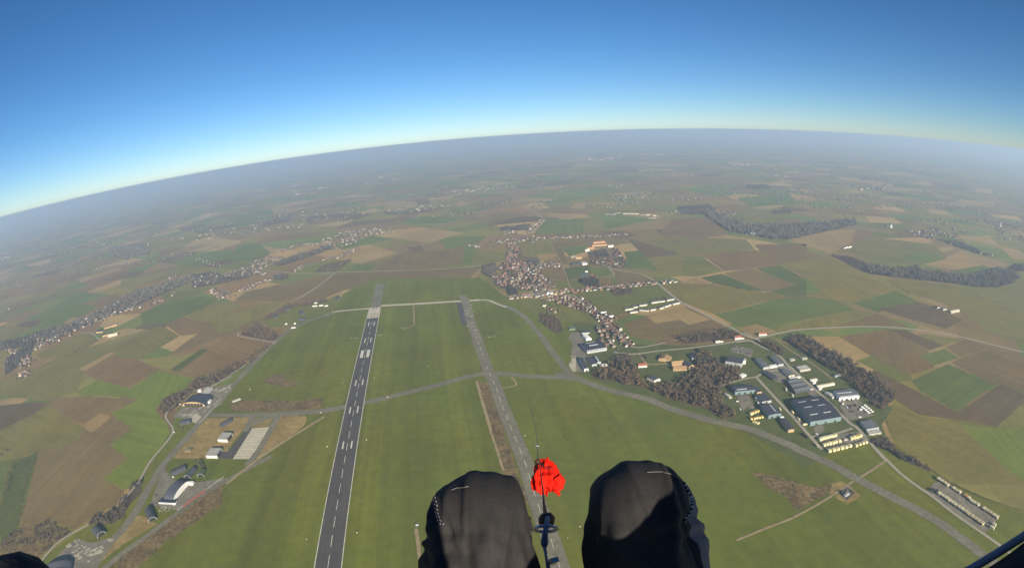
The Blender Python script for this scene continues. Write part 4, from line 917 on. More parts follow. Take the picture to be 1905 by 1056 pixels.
def cluster_poly(win, s, n, styles, place, group, seed, mind=17, sc_=1.0, stuff=False, trees=0, tk=1):
    P = pts(win, s); r = random.Random(seed); sp = scatter(P, n, r, mind); a0 = r.uniform(0, 3)
    cx = sum(p.x for p in P)/len(P); cy = sum(p.y for p in P)/len(P)
    xs = sorted(x for x, _ in sp); ys = sorted(y for _, y in sp); q = lambda L, v: sum(v > L[int(len(L)*f)] for f in (1/3, 2/3)) if L else 0
    if stuff: return sp
    seen = {}
    for x, y in sp:
        st = STY[r.choice(styles)]; pos = ('left', 'middle', 'right')[q(xs, x)]; dep = ('near', 'middle', 'far')[q(ys, y)]
        lab = '%s, %s %s of %s' % (st[2], dep, pos if pos != 'middle' else 'centre', place)
        seen[lab] = seen.get(lab, 0)+1
        house(x, y, a0+r.choice((0, math.pi/2))+r.gauss(0, .15), r.randrange(4), st, sc_*r.uniform(.85, 1.2), lab, group)
    tp = sorted(scatter(P, trees, r, 4))
    for i, (x, y) in enumerate(tp):
        k = r.choice((0, 1, 1, 2, 3)); big = r.uniform(.6, 1.15)
        tree(x, y, k, big, '%s %s garden tree, %s from left in %s' % ('large' if big > .95 else 'small' if big < .75 else 'middling', ('brown', 'grey', 'greenish', 'dark')[k], ordinal(i), place), 'garden trees of '+place)
    g_ = smooth_line(P+[P[0]], 4); c_ = sum((p for p in P), Vector())/len(P)
    flat_poly('garden_ground', [c_+(p-c_)*1.06 for p in g_[:-1]], .66+.004*(seed % 12), m_garden, label='gardens and yards under '+place)
def cluster_line(win, s, n, styles, place, group, seed, off=14, sides=(1, -1), sc_=1.0, stuff=False):
    P = smooth_line(pts(win, s), 8); L = [0]
    for i in range(1, len(P)): L.append(L[-1]+(P[i]-P[i-1]).length)
    r = random.Random(seed); out = []; per = n//len(sides)
    for sd in sides:
        for q in range(per):
            d = L[-1]*(q+.5+r.uniform(-.25, .25))/per; i = max(j for j in range(len(P)-1) if L[j] <= d); u = (P[i+1]-P[i]).normalized(); p = P[i]+u*(d-L[i]); nn = Vector((-u.y, u.x, 0))*sd*(off+r.uniform(-2, 4))
            if stuff: out.append((p.x+nn.x, p.y+nn.y)); continue
            st = STY[r.choice(styles)]; k = q if P[0].x < P[-1].x else per-1-q; far_side = (nn.y > 0)
            side = (', far side' if far_side else ', near side') if len(sides) > 1 else ''
            house(p.x+nn.x, p.y+nn.y, math.atan2(u.y, u.x), r.randrange(4), st, sc_*r.uniform(.85, 1.15), '%s, %s from left%s of %s' % (st[2], ordinal(k), side, place), group)
    return out
R7 = (0, 1, 2, 3, 4, 5, 6)
cluster_poly('R', '300 720 480 640 560 560 700 540 900 600 980 720 980 860 860 900 620 890 450 880 340 830', 72, (1, 2, 2, 5, 5, 3, 4, 6, 1, 0), 'the village core', 'houses in the central village core', 1, 15, 1.0, trees=34)
cluster_poly('R', '480 250 600 250 640 300 620 450 700 540 540 620 330 600 470 470 500 380', 44, (2, 2, 3, 4, 5, 5), 'the brick upper village', 'houses in the brick upper village', 2, 15, 1.0, trees=14)
cluster_line('R', '510 1015 620 1005 760 985 900 985 1010 945', 18, (1, 3, 5, 6, 0), 'the airfield edge street', 'houses on the street at the airfield edge', 3, 11)
cluster_line('R', '1120 960 1200 945 1330 905', 8, (5, 1, 3), 'the church back street', 'houses on the short street', 4, 10)
cluster_line('D', '860 668 940 655 1010 645 1090 640 1200 630 1330 615 1420 605 1510 592', 32, (0, 4, 3, 6, 1, 5, 2), 'the eastern village street', 'houses on the eastern village street', 5, 13)
cluster_line('D', '1530 600 1600 590 1660 580', 6, (0, 0, 3), 'the lane beyond the straight road', 'houses right of the straight road', 6, 10)
cluster_poly('D', '690 700 860 700 960 780 930 800 770 745', 16, (2, 5, 3, 1, 6), 'the street bend quarter', 'houses below the main street bend', 7, 15, 1.0, trees=12)
cluster_line('E', '262 10 400 118 540 235 640 340 680 372', 32, (0, 2, 4, 3, 5, 0), 'the airfield street', 'houses on the street dropping to the airfield', 8, 13)
cluster_line('D', '900 705 950 745 1010 795', 12, (0, 3, 5, 1), 'the upper dropping street', 'houses at the upper end of the dropping street', 9, 12)
cluster_poly('D', '1150 345 1200 330 1240 380 1275 470 1130 470 1010 440 1030 415 1150 410', 26, (4, 5, 0, 2, 4), 'the quarter beside the school', 'houses beside the school', 10, 17, 1.0, trees=16)
cluster_poly('E', '380 230 480 190 540 260 590 300 480 310 390 260', 10, (4, 5, 6), 'the lower street gardens', 'houses in the gardens', 11, 16, 1.0, trees=12)
cluster_line('A', '430 300 540 268 640 238 780 205', 20, (0, 3, 0, 6), 'the left valley row', 'houses of the left valley row', 12, 14)
# back buildings and garden growth of the central village, too small and close to pick apart
vt = []
for wn, s_, n in (('R', '260 700 480 620 560 540 700 520 900 580 1000 720 1000 880 860 930 600 920 420 900 320 830', 120), ('R', '460 240 620 240 660 300 640 450 720 540 540 640 310 610 450 470 480 380', 80), ('D', '690 690 860 690 970 780 930 810 760 760', 40), ('D', '560 640 700 690 700 720 560 700', 20), ('E', '240 20 420 110 560 220 700 370 640 380 500 250 380 160 220 50', 60), ('D', '860 640 1000 620 1500 580 1500 620 1000 665 860 680', 60), ('D', '1130 340 1260 340 1290 480 1110 480 1000 440', 40)):
    vt += scatter(pts(wn, s_), n, random.Random(len(vt)+2), 2)
tag(link('garden_growth', mass_mesh('garden_growth', vt, srgb(84,80,62), 77, (3, 7))), 'low garden trees and shrubs filling the central village', kind='stuff')
# the white terraces
for row, s in (('rear', '460 805 520 795|523 787 555 780|568 773 625 765|660 752 718 742|722 743 760 737|775 733 830 722'), ('front', '497 826 553 817|568 805 632 812|652 807 690 800|722 795 752 787|760 782 808 765|820 762 875 750')):
    for i, q in enumerate(s.split('|')):
        v = [float(k) for k in q.split()]
        bld('terrace', 'terrace', 'white terrace with a dark roof, %s from the left in the %s row' % (ORD[i], row), 'Q', *v, 8, 5, srgb(214,210,200), DGREY, kind='gable', rise=3.4, group='white terraces beside the brown field', wins=6)
for i, q in enumerate(('275 828 318 822', '278 848 322 842', '305 864 370 850')):
    v = [float(k) for k in q.split()]; bld('terrace', 'terrace', 'white terrace on the dropping street, %s from the top' % ORD[i], 'Q', *v, 9, 6, WHT, DGREY, kind='gable', rise=3, group='white terraces on the dropping street')
# far houses: one mass per village
def house_mass(sp, label, seed, sc_=1.0):
    r = random.Random(seed); V = []; F = []; I = []; C = []
    for x, y in sp:
        w_, d, h, a = r.uniform(9, 17)*sc_, 9*sc_, r.uniform(4, 6)*sc_, r.uniform(0, 3.14); c, s = math.cos(a), math.sin(a); st = r.choice(STY); k = len(V)
        L = [(-w_/2, -d/2, 0), (w_/2, -d/2, 0), (w_/2, d/2, 0), (-w_/2, d/2, 0), (-w_/2, -d/2, h), (w_/2, -d/2, h), (w_/2, d/2, h), (-w_/2, d/2, h), (-w_/2, 0, h+3.4), (w_/2, 0, h+3.4)]
        V += [(x+p[0]*c-p[1]*s, y+p[0]*s+p[1]*c, p[2]+.5) for p in L]
        F += [(k, k+1, k+5, k+4), (k+1, k+2, k+6, k+9, k+5), (k+2, k+3, k+7, k+6), (k+3, k, k+4, k+8, k+7), (k+4, k+5, k+9, k+8), (k+7, k+8, k+9, k+6)]
        f_ = r.uniform(.6, 1.0) if r.random() < .8 else 1.25; C += [tuple(q*f_ for q in st[0])]*4+[tuple(q*.9 for q in st[1])]*2
    me = mesh('house_mass', V, F, mat('far_house_paint', (0, 0, 0), source='attr', var=.1, scale=.2, rough=.85))
    ca = me.color_attributes.new('tint', 'FLOAT_COLOR', 'CORNER'); ca.data.foreach_set('color', [x for p in me.polygons for _ in p.loop_indices for x in (*C[p.index], 1)])
    tag(link('distant_village_houses', me), label, kind='stuff')
    if sc_ < .7: return
    tp = [(x+r.gauss(0, 16), y+r.gauss(0, 16)) for x, y in sp for _ in range(3)]
    tag(link('distant_village_trees', blob_mesh('distant_village_trees', tp, srgb(90,84,74), (4, 8), seed)), 'bare trees among the '+label, kind='stuff')
ob = []
for wn, s_, n in (('R', '280 710 480 630 560 550 700 530 900 590 990 720 990 870 860 910 620 900 430 890 330 840', 190), ('R', '470 245 610 245 650 300 630 450 710 540 540 630 320 605 460 470 490 380', 110), ('D', '690 695 860 695 965 780 930 805 765 755', 50), ('E', '250 20 420 115 550 225 690 370 640 370 510 245 390 150 230 40', 70), ('D', '860 645 1000 625 1500 585 1500 605 1000 655 860 675', 70), ('D', '1150 345 1240 340 1280 470 1120 475 1010 440', 40)):
    ob += scatter(pts(wn, s_), int(n*.75), random.Random(len(ob)+5), 9)
r_ = random.Random(12); STY_ = STY; STY = [STY[i] for i in (2, 2, 5, 5, 1, 4, 3)]
house_mass(ob, 'small back buildings packed behind the village houses', 12, .62); STY = STY_
CP = lambda *a: cluster_poly(*a[:3], R7, '', '', a[3], a[4] if len(a) > 4 else 20, stuff=True)
CL = lambda *a: cluster_line(*a[:3], R7, '', '', a[3], stuff=True)
house_mass(CL('D', '650 115 600 165 545 215', 26, 21)+CP('D', '335 205 425 195 430 230 340 230', 8, 22)+CP('D', '240 280 480 250 600 240 600 290 330 300', 34, 23)+CL('D', '600 262 700 256 900 250 1100 240 1280 228', 56, 24)+CP('D', '80 308 150 310 220 325 130 330', 8, 25), 'houses of the far northern end of the central village', 1)
house_mass(CP('Y', '1210 180 1330 130 1470 105 1600 95 1700 118 1770 108 1770 120 1640 132 1540 150 1440 200 1330 235 1220 195', 110, 31)+CL('Y', '915 262 1000 225 1090 205 1190 212', 30, 32)+CP('Y', '680 350 740 330 850 290 920 300 900 340 800 380 740 390 860 412 790 425 600 445 490 442 560 400', 95, 33)+CP('Y', '280 430 330 440 440 420 500 440 470 480 360 500 280 520 260 440', 34, 34)+CP('Y', '430 520 480 530 590 560 590 580 480 602 430 560', 22, 35)+CL('Y', '650 540 720 500 790 480 850 455', 22, 36)+CL('Y', '1220 318 1340 300 1460 242', 20, 37)+CL('Y', '960 415 1040 390 1100 352', 12, 38)+CL('Y', '330 312 450 350 540 360', 14, 39)+CP('Y', '130 445 190 428 190 436 135 452', 6, 40)+CP('Y', '140 570 180 545 186 552 146 578', 6, 44)+CP('Y', '0 625 80 600 90 612 0 640', 14, 45), 'houses of the left village strung along the valley', 2)
house_mass(CP('YY', '50 560 200 555 215 620 80 635', 10, 41)+CP('YY', '430 440 640 415 705 468 480 560 420 580', 34, 42)+CP('YY', '200 720 330 630 365 760 220 805', 20, 43)+CP('YY', '230 840 345 825 335 890 240 895', 8, 46)+CP('YY', '270 460 420 400 440 415 290 475', 8, 47)+CP('YY', '60 670 120 665 110 730 70 735', 5, 48)+CP('YY', '780 390 850 385 840 410 790 415', 4, 49), 'houses of the hamlet at the left edge', 3)
house_mass(CL('R', '905 566 1000 566 1060 562 1225 562', 14, 71)+CL('R', '1080 532 1190 528', 6, 72)+CP('R', '690 520 900 540 960 600 760 620', 26, 73)+CP('D', '580 640 700 690 690 740 600 700', 12, 74)+CP('R', '250 560 330 600 300 700 200 640', 10, 75)+CP('R', '980 740 1120 780 1130 900 1000 900', 18, 76)+CP('D', '640 760 720 780 740 820 680 810', 8, 77)+CP('E', '300 20 420 90 560 190 520 220 420 150', 14, 78)+CP('E', '380 330 520 320 590 370 520 390', 8, 79), 'looser houses and gardens round the central village', 9)
house_mass(CL('A', '235 372 440 285 560 225 690 160 850 105 1020 55', 44, 81)+CL('A', '250 395 450 318 640 245', 18, 82), 'houses dotted along the wooded left valley', 10)
house_mass(CP('P', '770 120 930 130 1060 100 1150 150 1300 200 1320 280 1100 220 900 170', 60, 51)+CP('P', '1200 110 1320 140 1320 170 1210 160', 10, 52)+CP('P', '1370 300 1540 320 1540 340 1400 320', 10, 53)+CP('P', '1580 185 1690 190 1690 205 1590 200', 8, 54)+CP('P', '650 80 720 85 720 100 650 98', 5, 55)+CP('P', '1480 55 1780 95 1782 110 1500 75', 22, 56), 'houses of the hazy village at the right', 4)
house_mass(CP('K', '540 450 660 465 660 475 540 470', 16, 61)+CP('K', '350 405 430 400 430 412 355 412', 14, 62)+CP('K', '70 395 190 380 195 402 80 408', 22, 63)+CP('K', '340 460 430 448 440 460 350 468', 14, 64), 'houses of small hamlets beyond the central village', 5)
rnd = random.Random(8); sp = []
for _ in range(95):
    d = 4500+13000*rnd.random(); a = R(rnd.uniform(-60, 60)); x, y = d*math.sin(a), d*math.cos(a); n = rnd.randint(5, 40); e_ = rnd.uniform(60, 350)
    sp += [(x+rnd.gauss(0, e_), y+rnd.gauss(0, e_*.6)) for _ in range(n)]
house_mass(sp, 'pale specks of far villages in the haze', 6, 1.2)
sp = []
for px, py, n, e_ in ((1150, 293, 30, 260), (1200, 288, 26, 300), (1380, 308, 10, 150), (1440, 315, 3, 60), (700, 332, 8, 120), (1110, 297, 20, 200), (560, 362, 10, 120), (605, 350, 8, 120), (1560, 300, 4, 60), (10, 480, 6, 80), (1620, 350, 8, 200)):
    c = G(px, py); sp += [(c.x+rnd.gauss(0, e_), c.y+rnd.gauss(0, e_*.7)) for _ in range(n)]
house_mass(sp, 'clusters of bright far factory roofs near the horizon', 7, 3.2)
# ------------------------------------------------------------------ storage boxes, lorries, vans, cars
def box_meshes(w_, d, h):
    b = MB(); b.box(-w_/2, w_/2, -d/2, d/2, 0, h)
    f = MB(); f.prism([(-w_/2-.15, -d/2-.15), (w_/2+.15, -d/2-.15), (w_/2+.15, d/2+.15), (-w_/2-.15, d/2+.15)], h+.01, h+.5, top=[(-w_/2-.15, -.2), (w_/2+.15, -.2), (w_/2+.15, .2), (-w_/2-.15, .2)])
    q = MB(); q.box(-w_*.42, w_*.42, -d/2-.08, -d/2+.05, .1, h*.9)
    return mesh('storage_box', b.V, b.F, m_box, b.I), mesh('lid', f.V, f.F, m_box, f.I), mesh('door', q.V, q.F, m_box, q.I)
BX = box_meshes(6.2, 9, 4.2); BX2 = box_meshes(6.5, 8, 5)
def storage(p, rz, mm, c, dc, label, group, sc_=1.0, lid=None):
    o = link('storage_box', mm[0]); o.location = (p.x, p.y, .95); o.rotation_euler = (0, 0, rz); o.scale = (sc_,)*3; o.color = (*c, 1); tag(o, label, 'storage box', group)
    l_ = link('lid', mm[1], o); l_.color = (*(lid or tuple(.72*q_ for q_ in c)), 1); d = link('door', mm[2], o); d.color = (*dc, 1)
CREAM = srgb(222,212,172); CREAM2 = srgb(204,192,150); YEL = srgb(222,190,96); GRNB = srgb(60,64,50); YWHT = srgb(240,226,168); OCH = srgb(190,150,70)
def yard_row(win, x0, y0, x1, y1, n, mm, cols, dc, what, group, seed, turn=0.0, skip=(), sc_=1.0):
    a, b = at(win, x0, y0), at(win, x1, y1); rz = math.atan2((b-a).y, (b-a).x)+turn; r = random.Random(seed); m_ = 0; tot = n-len(skip)
    for i in range(n):
        if i in skip: continue
        k = (m_ if a.x < b.x else tot-1-m_); m_ += 1; c = r.choice(cols); storage(a.lerp(b, (i+.5)/n)+Vector((r.gauss(0, .4), r.gauss(0, .4), 0)), rz+r.gauss(0, .02), mm, c, dc, ('yellow' if c in (YEL, OCH) else 'cream')+' storage box, %s from the left in the %s' % (ORD[k], what), group, sc_*.92*r.uniform(.92, 1.06))
yard_row('G', 1010, 525, 1335, 755, 14, BX, (CREAM, CREAM, CREAM2), GRNB, 'front row of the fenced box yard', 'boxes in the fenced yard', 1, 0)
yard_row('G', 1005, 425, 1240, 570, 11, BX, (CREAM, CREAM2, CREAM, OCH), GRNB, 'rear row of the fenced box yard', 'boxes in the fenced yard', 2, 0, skip=(4, 8))
yard_row('G', 1240, 580, 1440, 705, 9, BX, (CREAM, CREAM2, CREAM), GRNB, 'rear right row of fenced yard', 'boxes in the fenced yard', 3, 0, skip=(3,))
yard_row('G', 960, 505, 1015, 520, 2, BX, (GRNB,), GRNB, 'dark pair heading the front row', 'boxes in the fenced yard', 4)
yard_row('G', 1385, 785, 1420, 745, 2, BX, (CREAM,), WHT, 'far end of fenced yard', 'boxes in the fenced yard', 5)
yard_row('T', 250, 815, 440, 765, 7, BX2, (YWHT, YWHT, CREAM), YWHT, 'back row of the estate box yard', 'boxes in the estate yard', 6, 0)
yard_row('T', 290, 878, 490, 825, 6, BX2, (YWHT, YWHT, CREAM), YWHT, 'middle row of the estate box yard', 'boxes in the estate yard', 7, 0, sc_=1.0)
yard_row('T', 345, 945, 610, 878, 6, BX2, (YWHT, CREAM), YWHT, 'front row of the estate box yard', 'boxes in the estate yard', 8, 0, sc_=1.12)
yard_row('T', 590, 805, 715, 770, 4, BX2, (YWHT, YWHT, YEL), YWHT, 'right block of the estate box yard', 'boxes in the estate yard', 9, 0, sc_=1.05)
yard_row('T', 640, 885, 780, 835, 4, BX2, (CREAM2, CREAM), YWHT, 'grey-topped row of the estate box yard', 'boxes in the estate yard', 10, 0)
yard_row('F', 380, 700, 450, 670, 4, BX2, (YEL, YWHT), YWHT, 'back row of the yellow stacks', 'yellow box stacks beside the wood', 11, 0, sc_=.9)
yard_row('F', 385, 735, 490, 715, 5, BX2, (YEL, OCH, YWHT), YWHT, 'middle row of the yellow stacks', 'yellow box stacks beside the wood', 12, 0, sc_=.8)
yard_row('F', 410, 752, 455, 768, 3, BX2, (YWHT, YEL), YWHT, 'front row of the yellow stacks', 'yellow box stacks beside the wood', 13, 0, sc_=.75)
def vehicle_mesh(L, W, H, cab):
    b = MB()
    if cab == 'car':
        b.prism([(-L/2, -W/2), (L/2, -W/2), (L/2, W/2), (-L/2, W/2)], .3, H*.58, 0); b.prism([(-L*.3, -W*.46), (L*.22, -W*.46), (L*.22, W*.46), (-L*.3, W*.46)], H*.581, H, 1, top=[(-L*.2, -W*.4), (L*.1, -W*.4), (L*.1, W*.4), (-L*.2, W*.4)])
    else:
        b.prism([(-L/2, -W/2), (L*.24, -W/2), (L*.24, W/2), (-L/2, W/2)], .7, H, 0); b.prism([(L*.27, -W*.48), (L/2, -W*.48), (L/2, W*.48), (L*.27, W*.48)], .5, H*.75, 0); b.box(L*.5, L*.5+.03, -W*.4, W*.4, H*.42, H*.68, 1)
    for x in (-L*.32, L*.33):
        for y in (-W/2+.12, W/2-.12): b.tube([(x, y-.12, .34), (x, y+.12, .34)], .34, 8, 2)
    return mesh('vehicle', b.V, b.F, [m_box, m_glass, mat('tyre_rubber', srgb(30,30,30), rough=.95)], b.I)
VC = vehicle_mesh(4.3, 1.8, 1.5, 'car'); VL = vehicle_mesh(10, 2.6, 3.6, 'lorry'); VV = vehicle_mesh(6, 2.1, 2.5, 'lorry')
def vehicle(name, me, p, rz, c, label, group=None, s=1.0):
    o = link(name, me); o.location = (p.x, p.y, 1.25); o.rotation_euler = (0, 0, rz); o.color = (*c, 1); o.scale = (s,)*3; tag(o, label, name.split('_')[-1], group)
CC = [(srgb(225,225,222), 'white'), (srgb(60,62,66), 'dark grey'), (srgb(150,152,154), 'silver'), (srgb(40,42,48), 'black'), (srgb(120,40,36), 'red'), (srgb(50,66,96), 'blue')]
r = random.Random(15)
for row, (x0, y0, x1, y1, n) in enumerate(((228, 160, 310, 180, 7), (330, 205, 445, 225, 8), (300, 228, 450, 258, 10), (215, 218, 290, 232, 4))):
    a, b = at('S', x0, y0), at('S', x1, y1); rz = math.atan2((b-a).y, (b-a).x)+1.57
    for i in range(n):
        c = r.choice(CC); vehicle('car', VC, a.lerp(b, (i+.5)/n), rz+r.choice((0, 3.14)), c[0], '%s car, %s from the left in the %s line of the car park' % (c[1], ORD[i], ('top', 'second', 'third', 'short left')[row]), 'cars in the car park')
i = 0
for x0, y0, x1, y1, n in ((745, 432, 845, 520, 5), (715, 452, 808, 530, 5), (705, 480, 712, 495, 2)):
    a, b = at('T', x0, y0), at('T', x1, y1); rz = math.atan2((b-a).y, (b-a).x)+1.57
    for k in range(n):
        vehicle('white_van', VV, a.lerp(b, (k+.5)/n), rz+r.choice((0, 3.14)), srgb(232,232,228), 'white van, %s from the top in the %s line of the hall yard' % (ORD[k], {0: 'right', 1: 'middle', 2: 'short left'}[i]), 'white vans in the hall yard', 1.15)
    i += 1
for k, (x, y, c) in enumerate(((515, 425, 0), (555, 460, 0), (600, 450, 1), (650, 440, 3), (610, 510, 3), (565, 385, 1), (645, 405, 2), (700, 570, 0), (590, 455, 3))):
    vehicle('yard_lorry', VL, at('T', x, y), r.uniform(0, 3), CC[c][0], '%s lorry, %s of those parked loosely in the white hall yard' % (CC[c][1], ORD[k]), 'lorries in the white hall yard', .8)
for k, (wn, x, y, dx, dy, c, lab) in enumerate((('F', 708, 684, 12, 12, YWHT, 'cream lorry beside the big dark hall, nearest the road bend'), ('F', 755, 738, 12, 12, CREAM, 'cream lorry beside the big dark hall, in the middle'), ('F', 802, 776, 25, -4, YWHT, 'cream lorry at the lower corner of the big dark hall'),
        ('F', 612, 660, 14, 16, YWHT, 'cream lorry beside the dark hall with the lengthwise skylight'), ('F', 626, 722, 14, -3, CC[0][0], 'white lorry at the front of the dark hall'), ('F', 660, 512, 6, 12, CC[0][0], 'white lorry left of the three-bay shed, upper'),
        ('F', 708, 558, 6, 12, CC[0][0], 'white lorry left of the three-bay shed, lower'), ('F', 290, 600, 12, -2, CC[0][0], 'white van on the grass by the pale yard'), ('F', 312, 660, 10, 8, CC[0][0], 'white van at the corner of the pale yard'),
        ('F', 185, 332, 14, 5, CC[0][0], 'white lorry parked under the grey warehouse'), ('F', 850, 512, 10, 2, CC[0][0], 'white lorry right of the three-bay shed'), ('F', 430, 580, 8, 16, CC[2][0], 'silver lorry left of the dark block'),
        ('F', 448, 615, 8, 12, CC[0][0], 'white lorry left of the dark block'), ('F', 890, 848, 6, 2, CC[0][0], 'small white van at the fork above the box yard'), ('F', 890, 935, 10, 10, CREAM2, 'cream lorry at the corner of the estate box yard'),
        ('F', 810, 870, 18, 14, CC[3][0], 'black lorry on the verge below the inner road'), ('F', 785, 850, 10, 10, CC[3][0], 'black lorry behind another on the verge'), ('T', 545, 820, 14, -3, LGREY, 'grey lorry in the middle of the estate box yard'),
        ('E', 1380, 343, 10, -2, CC[0][0], 'white lorry on the north road, left'), ('E', 1420, 338, 10, -2, CC[0][0], 'white lorry on the north road, right'), ('E', 1590, 313, 12, -2, CC[0][0], 'white lorry beside the orange-roofed house'),
        ('M', 1300, 453, 8, 2, CC[3][0], 'black car on the apron left of the striped hangar'), ('N', 268, 350, 4, 1, CC[0][0], 'white van left of the blue arched hangar'), ('N', 213, 600, 4, 3, CC[0][0], 'white van on the pale perimeter track'),
        ('N', 206, 1000, 10, 5, CC[0][0], 'white van below the left dark shelter'))):
    a, b = at(wn, x, y), at(wn, x+dx, y+dy); vehicle('lorry' if 'lorry' in lab else ('van' if 'van' in lab else 'car'), VL if 'lorry' in lab else (VV if 'van' in lab else VC), a, math.atan2((b-a).y, (b-a).x), c, lab)
# ------------------------------------------------------------------ small airfield things
# patched repairs on the aprons
r = random.Random(6)
for i, (wn, s, n) in enumerate((('M', '560 860 650 815 800 890 920 800 935 815 850 930 760 1010 640 990 540 950', 34), ('N', '240 430 330 380 480 380 560 290 600 330 430 470 300 455', 16), ('N', '540 230 600 190 760 150 700 230 560 250', 12), ('E', '175 460 215 410 235 480 225 580 180 540', 10), ('A', '1180 660 1290 610 1260 690 1190 740', 8), ('C', '1000 270 1070 270 1090 460 1020 420', 20))):
    P = pts(wn, s); u = (P[1]-P[0]).normalized(); v = Vector((-u.y, u.x, 0))
    for x, y in scatter(P, n, r, 5):
        a, b = r.uniform(2, 7), r.uniform(1.5, 3.5); c = Vector((x, y, 0)); flat_poly('concrete_patch', [c-u*a-v*b, c+u*a-v*b, c+u*a+v*b, c-u*a+v*b], 1.16+.01*(i+r.random()), m_conc, label='pale concrete repair patch on old tarmac')
P = pts('M', '1525 545 1710 412')
e = empty('barrier', tuple((P[0]+P[1])/2), 'low red barrier line between the apron and the narrow road', 'barrier'); u = (P[1]-P[0]); L = u.length; e.rotation_euler[2] = math.atan2(u.y, u.x)
for k in range(16):
    q = MB(); x = -L/2+L*k/16; q.prism([(x, -1.4), (x+L/16-.6, -1.4), (x+L/16-.6, 1.4), (x, 1.4)], 1, 2.0, top=[(x, -.5), (x+L/16-.6, -.5), (x+L/16-.6, .5), (x, .5)]); part(q, 'barrier_block', m_red, e)
for a, b, lab in (('1475 580 1525 545', 0, 'lower'), ('1715 408 1865 298', 0, 'upper')):
    ribbon('painted_line', pts('M', a), 1.6, 1.4, m_paint, 'white painted line at the %s end of the red barrier' % lab, smooth=False)
ribbon('painted_line', pts('N', '430 520 480 470 550 390'), 1.8, 1.3, m_paint, 'white painted line on the upper taxiway', smooth=False)
ribbon('painted_line', pts('N', '570 350 635 292'), 1.8, 1.3, m_paint, 'short white painted line on the upper apron', smooth=False)
ribbon('painted_line', pts('N', '250 440 350 436 440 433'), 4, 1.3, m_conc, 'pale band across the hangar apron', smooth=False)
ribbon('painted_line', pts('N', '565 375 600 345 640 340'), 4, 1.3, m_conc, 'pale angled band on the upper apron', smooth=False)
for i, q in enumerate(('1325 590 1335 570 1360 550 1380 548 1378 560 1350 585 1325 590', '1378 590 1378 570 1395 550 1412 552 1412 570 1400 585 1378 590')):
    ribbon('kerb_ring', pts('M', q), 1.3, 1.5, m_paint if i == 0 else m_conc, ('white', 'pale grey')[i]+' kerb ring on the grass below the striped hangar', smooth=True)
r = random.Random(31)
def board(p, label, group, s=1.0):
    e = empty('marker_board', (p.x, p.y, .5), label, 'marker board', group, r.uniform(0, 3)); q = MB(); q.box(-1.2*s, 1.2*s, -.12, .12, .5, 1.9*s); part(q, 'panel', m_paint, e); 
    for x in (-.92, .92): q = MB(); q.box(x*s-.07, x*s+.07, -.05, .05, 0, .49); part(q, 'post', m_dark, e)
for k, s in enumerate((0, 1, 2, 3)):
    board(at('C', 305+s*15, 494-s*1), ORD[k]+' white board from the left, left of the runway', 'white boards left of the runway'); board(at('C', 478+s*16, 477-s*3), ORD[k]+' white board from the left, right of the runway', 'white boards right of the runway'); board(at('C', 1135+s*18, 489-s*2), ORD[k]+' white board from the left, right of the old runway', 'white boards right of the old runway')
for i, (wn, x, y) in enumerate((('L', 65, 140), ('L', 250, 184), ('L', 397, 161), ('L', 460, 252), ('L', 175, 485), ('L', 360, 453), ('L', 316, 891), ('L', 78, 922), ('L', 145, 325), ('C', 780, 665), ('C', 965, 750), ('C', 570, 122), ('C', 545, 268), ('C', 620, 430), ('C', 690, 285), ('Z', 1043, 812), ('Z', 977, 811), ('Z', 1079, 980), ('Z', 1056, 1001), ('N', 888, 216))):
    board(at(wn, x, y), 'small white sign standing alone on the airfield grass, %s of twenty from the runway' % ORD[i], 'lone white signs on the grass', 1.1)
# mast compound
p = at('G', 355, 545); e = empty('radio_mast', (p.x, p.y, .5), 'slender pale radio mast in the dark square compound', 'mast')
q = MB()
for a in (0, 2.09, 4.19): q.tube([(1.1*math.cos(a), 1.1*math.sin(a), 0), (.5*math.cos(a), .5*math.sin(a), 22)], .16, 5)
part(q, 'leg', m_wall, e, srgb(128,128,126)); q = MB()
for z in range(1, 22, 2):
    for a in (0, 2.09, 4.19):
        t = 1.1-.6*z/22; t2 = 1.1-.6*(z+1.6)/22; b = a+2.09; q.tube([(t*math.cos(a), t*math.sin(a), z), (t2*math.cos(b), t2*math.sin(b), z+1.6)], .07, 4)
part(q, 'bracing', m_wall, e, srgb(128,128,126)); q = MB(); q.tube([(0, 0, 21.8), (0, 0, 26)], .12, 6); part(q, 'antenna', m_wall, e, srgb(128,128,126))
flat_poly('mast_compound', pts('G', '300 520 360 475 420 520 365 575'), .98, mat('dark_gravel', srgb(72,70,62), coords='world', var=.3, scale=.3, rough=1), label='dark gravel square around the mast')
bld('cabin', 'cabin', 'pale equipment cabin at the foot of the mast', 'G', 352, 556, 385, 535, 5, 3, WG, LGREY, kind='flat'); bld('cabin', 'cabin', 'low dark cabin beside the mast cabin', 'G', 322, 528, 350, 520, 4, 2.5, DGREY, DGREY, kind='flat')
# tennis courts
flat_poly('tennis_court', pts('D', '930 530 985 525 990 542 935 546'), .9, mat('court_blue', srgb(76,104,112), coords='world', var=.1), label='blue-green tennis courts in the dark paddock')
bld('shed', 'shed', 'white shed beside the tennis courts', 'D', 970, 514, 990, 512, 8, 4, WHT, WHT, kind='flat')
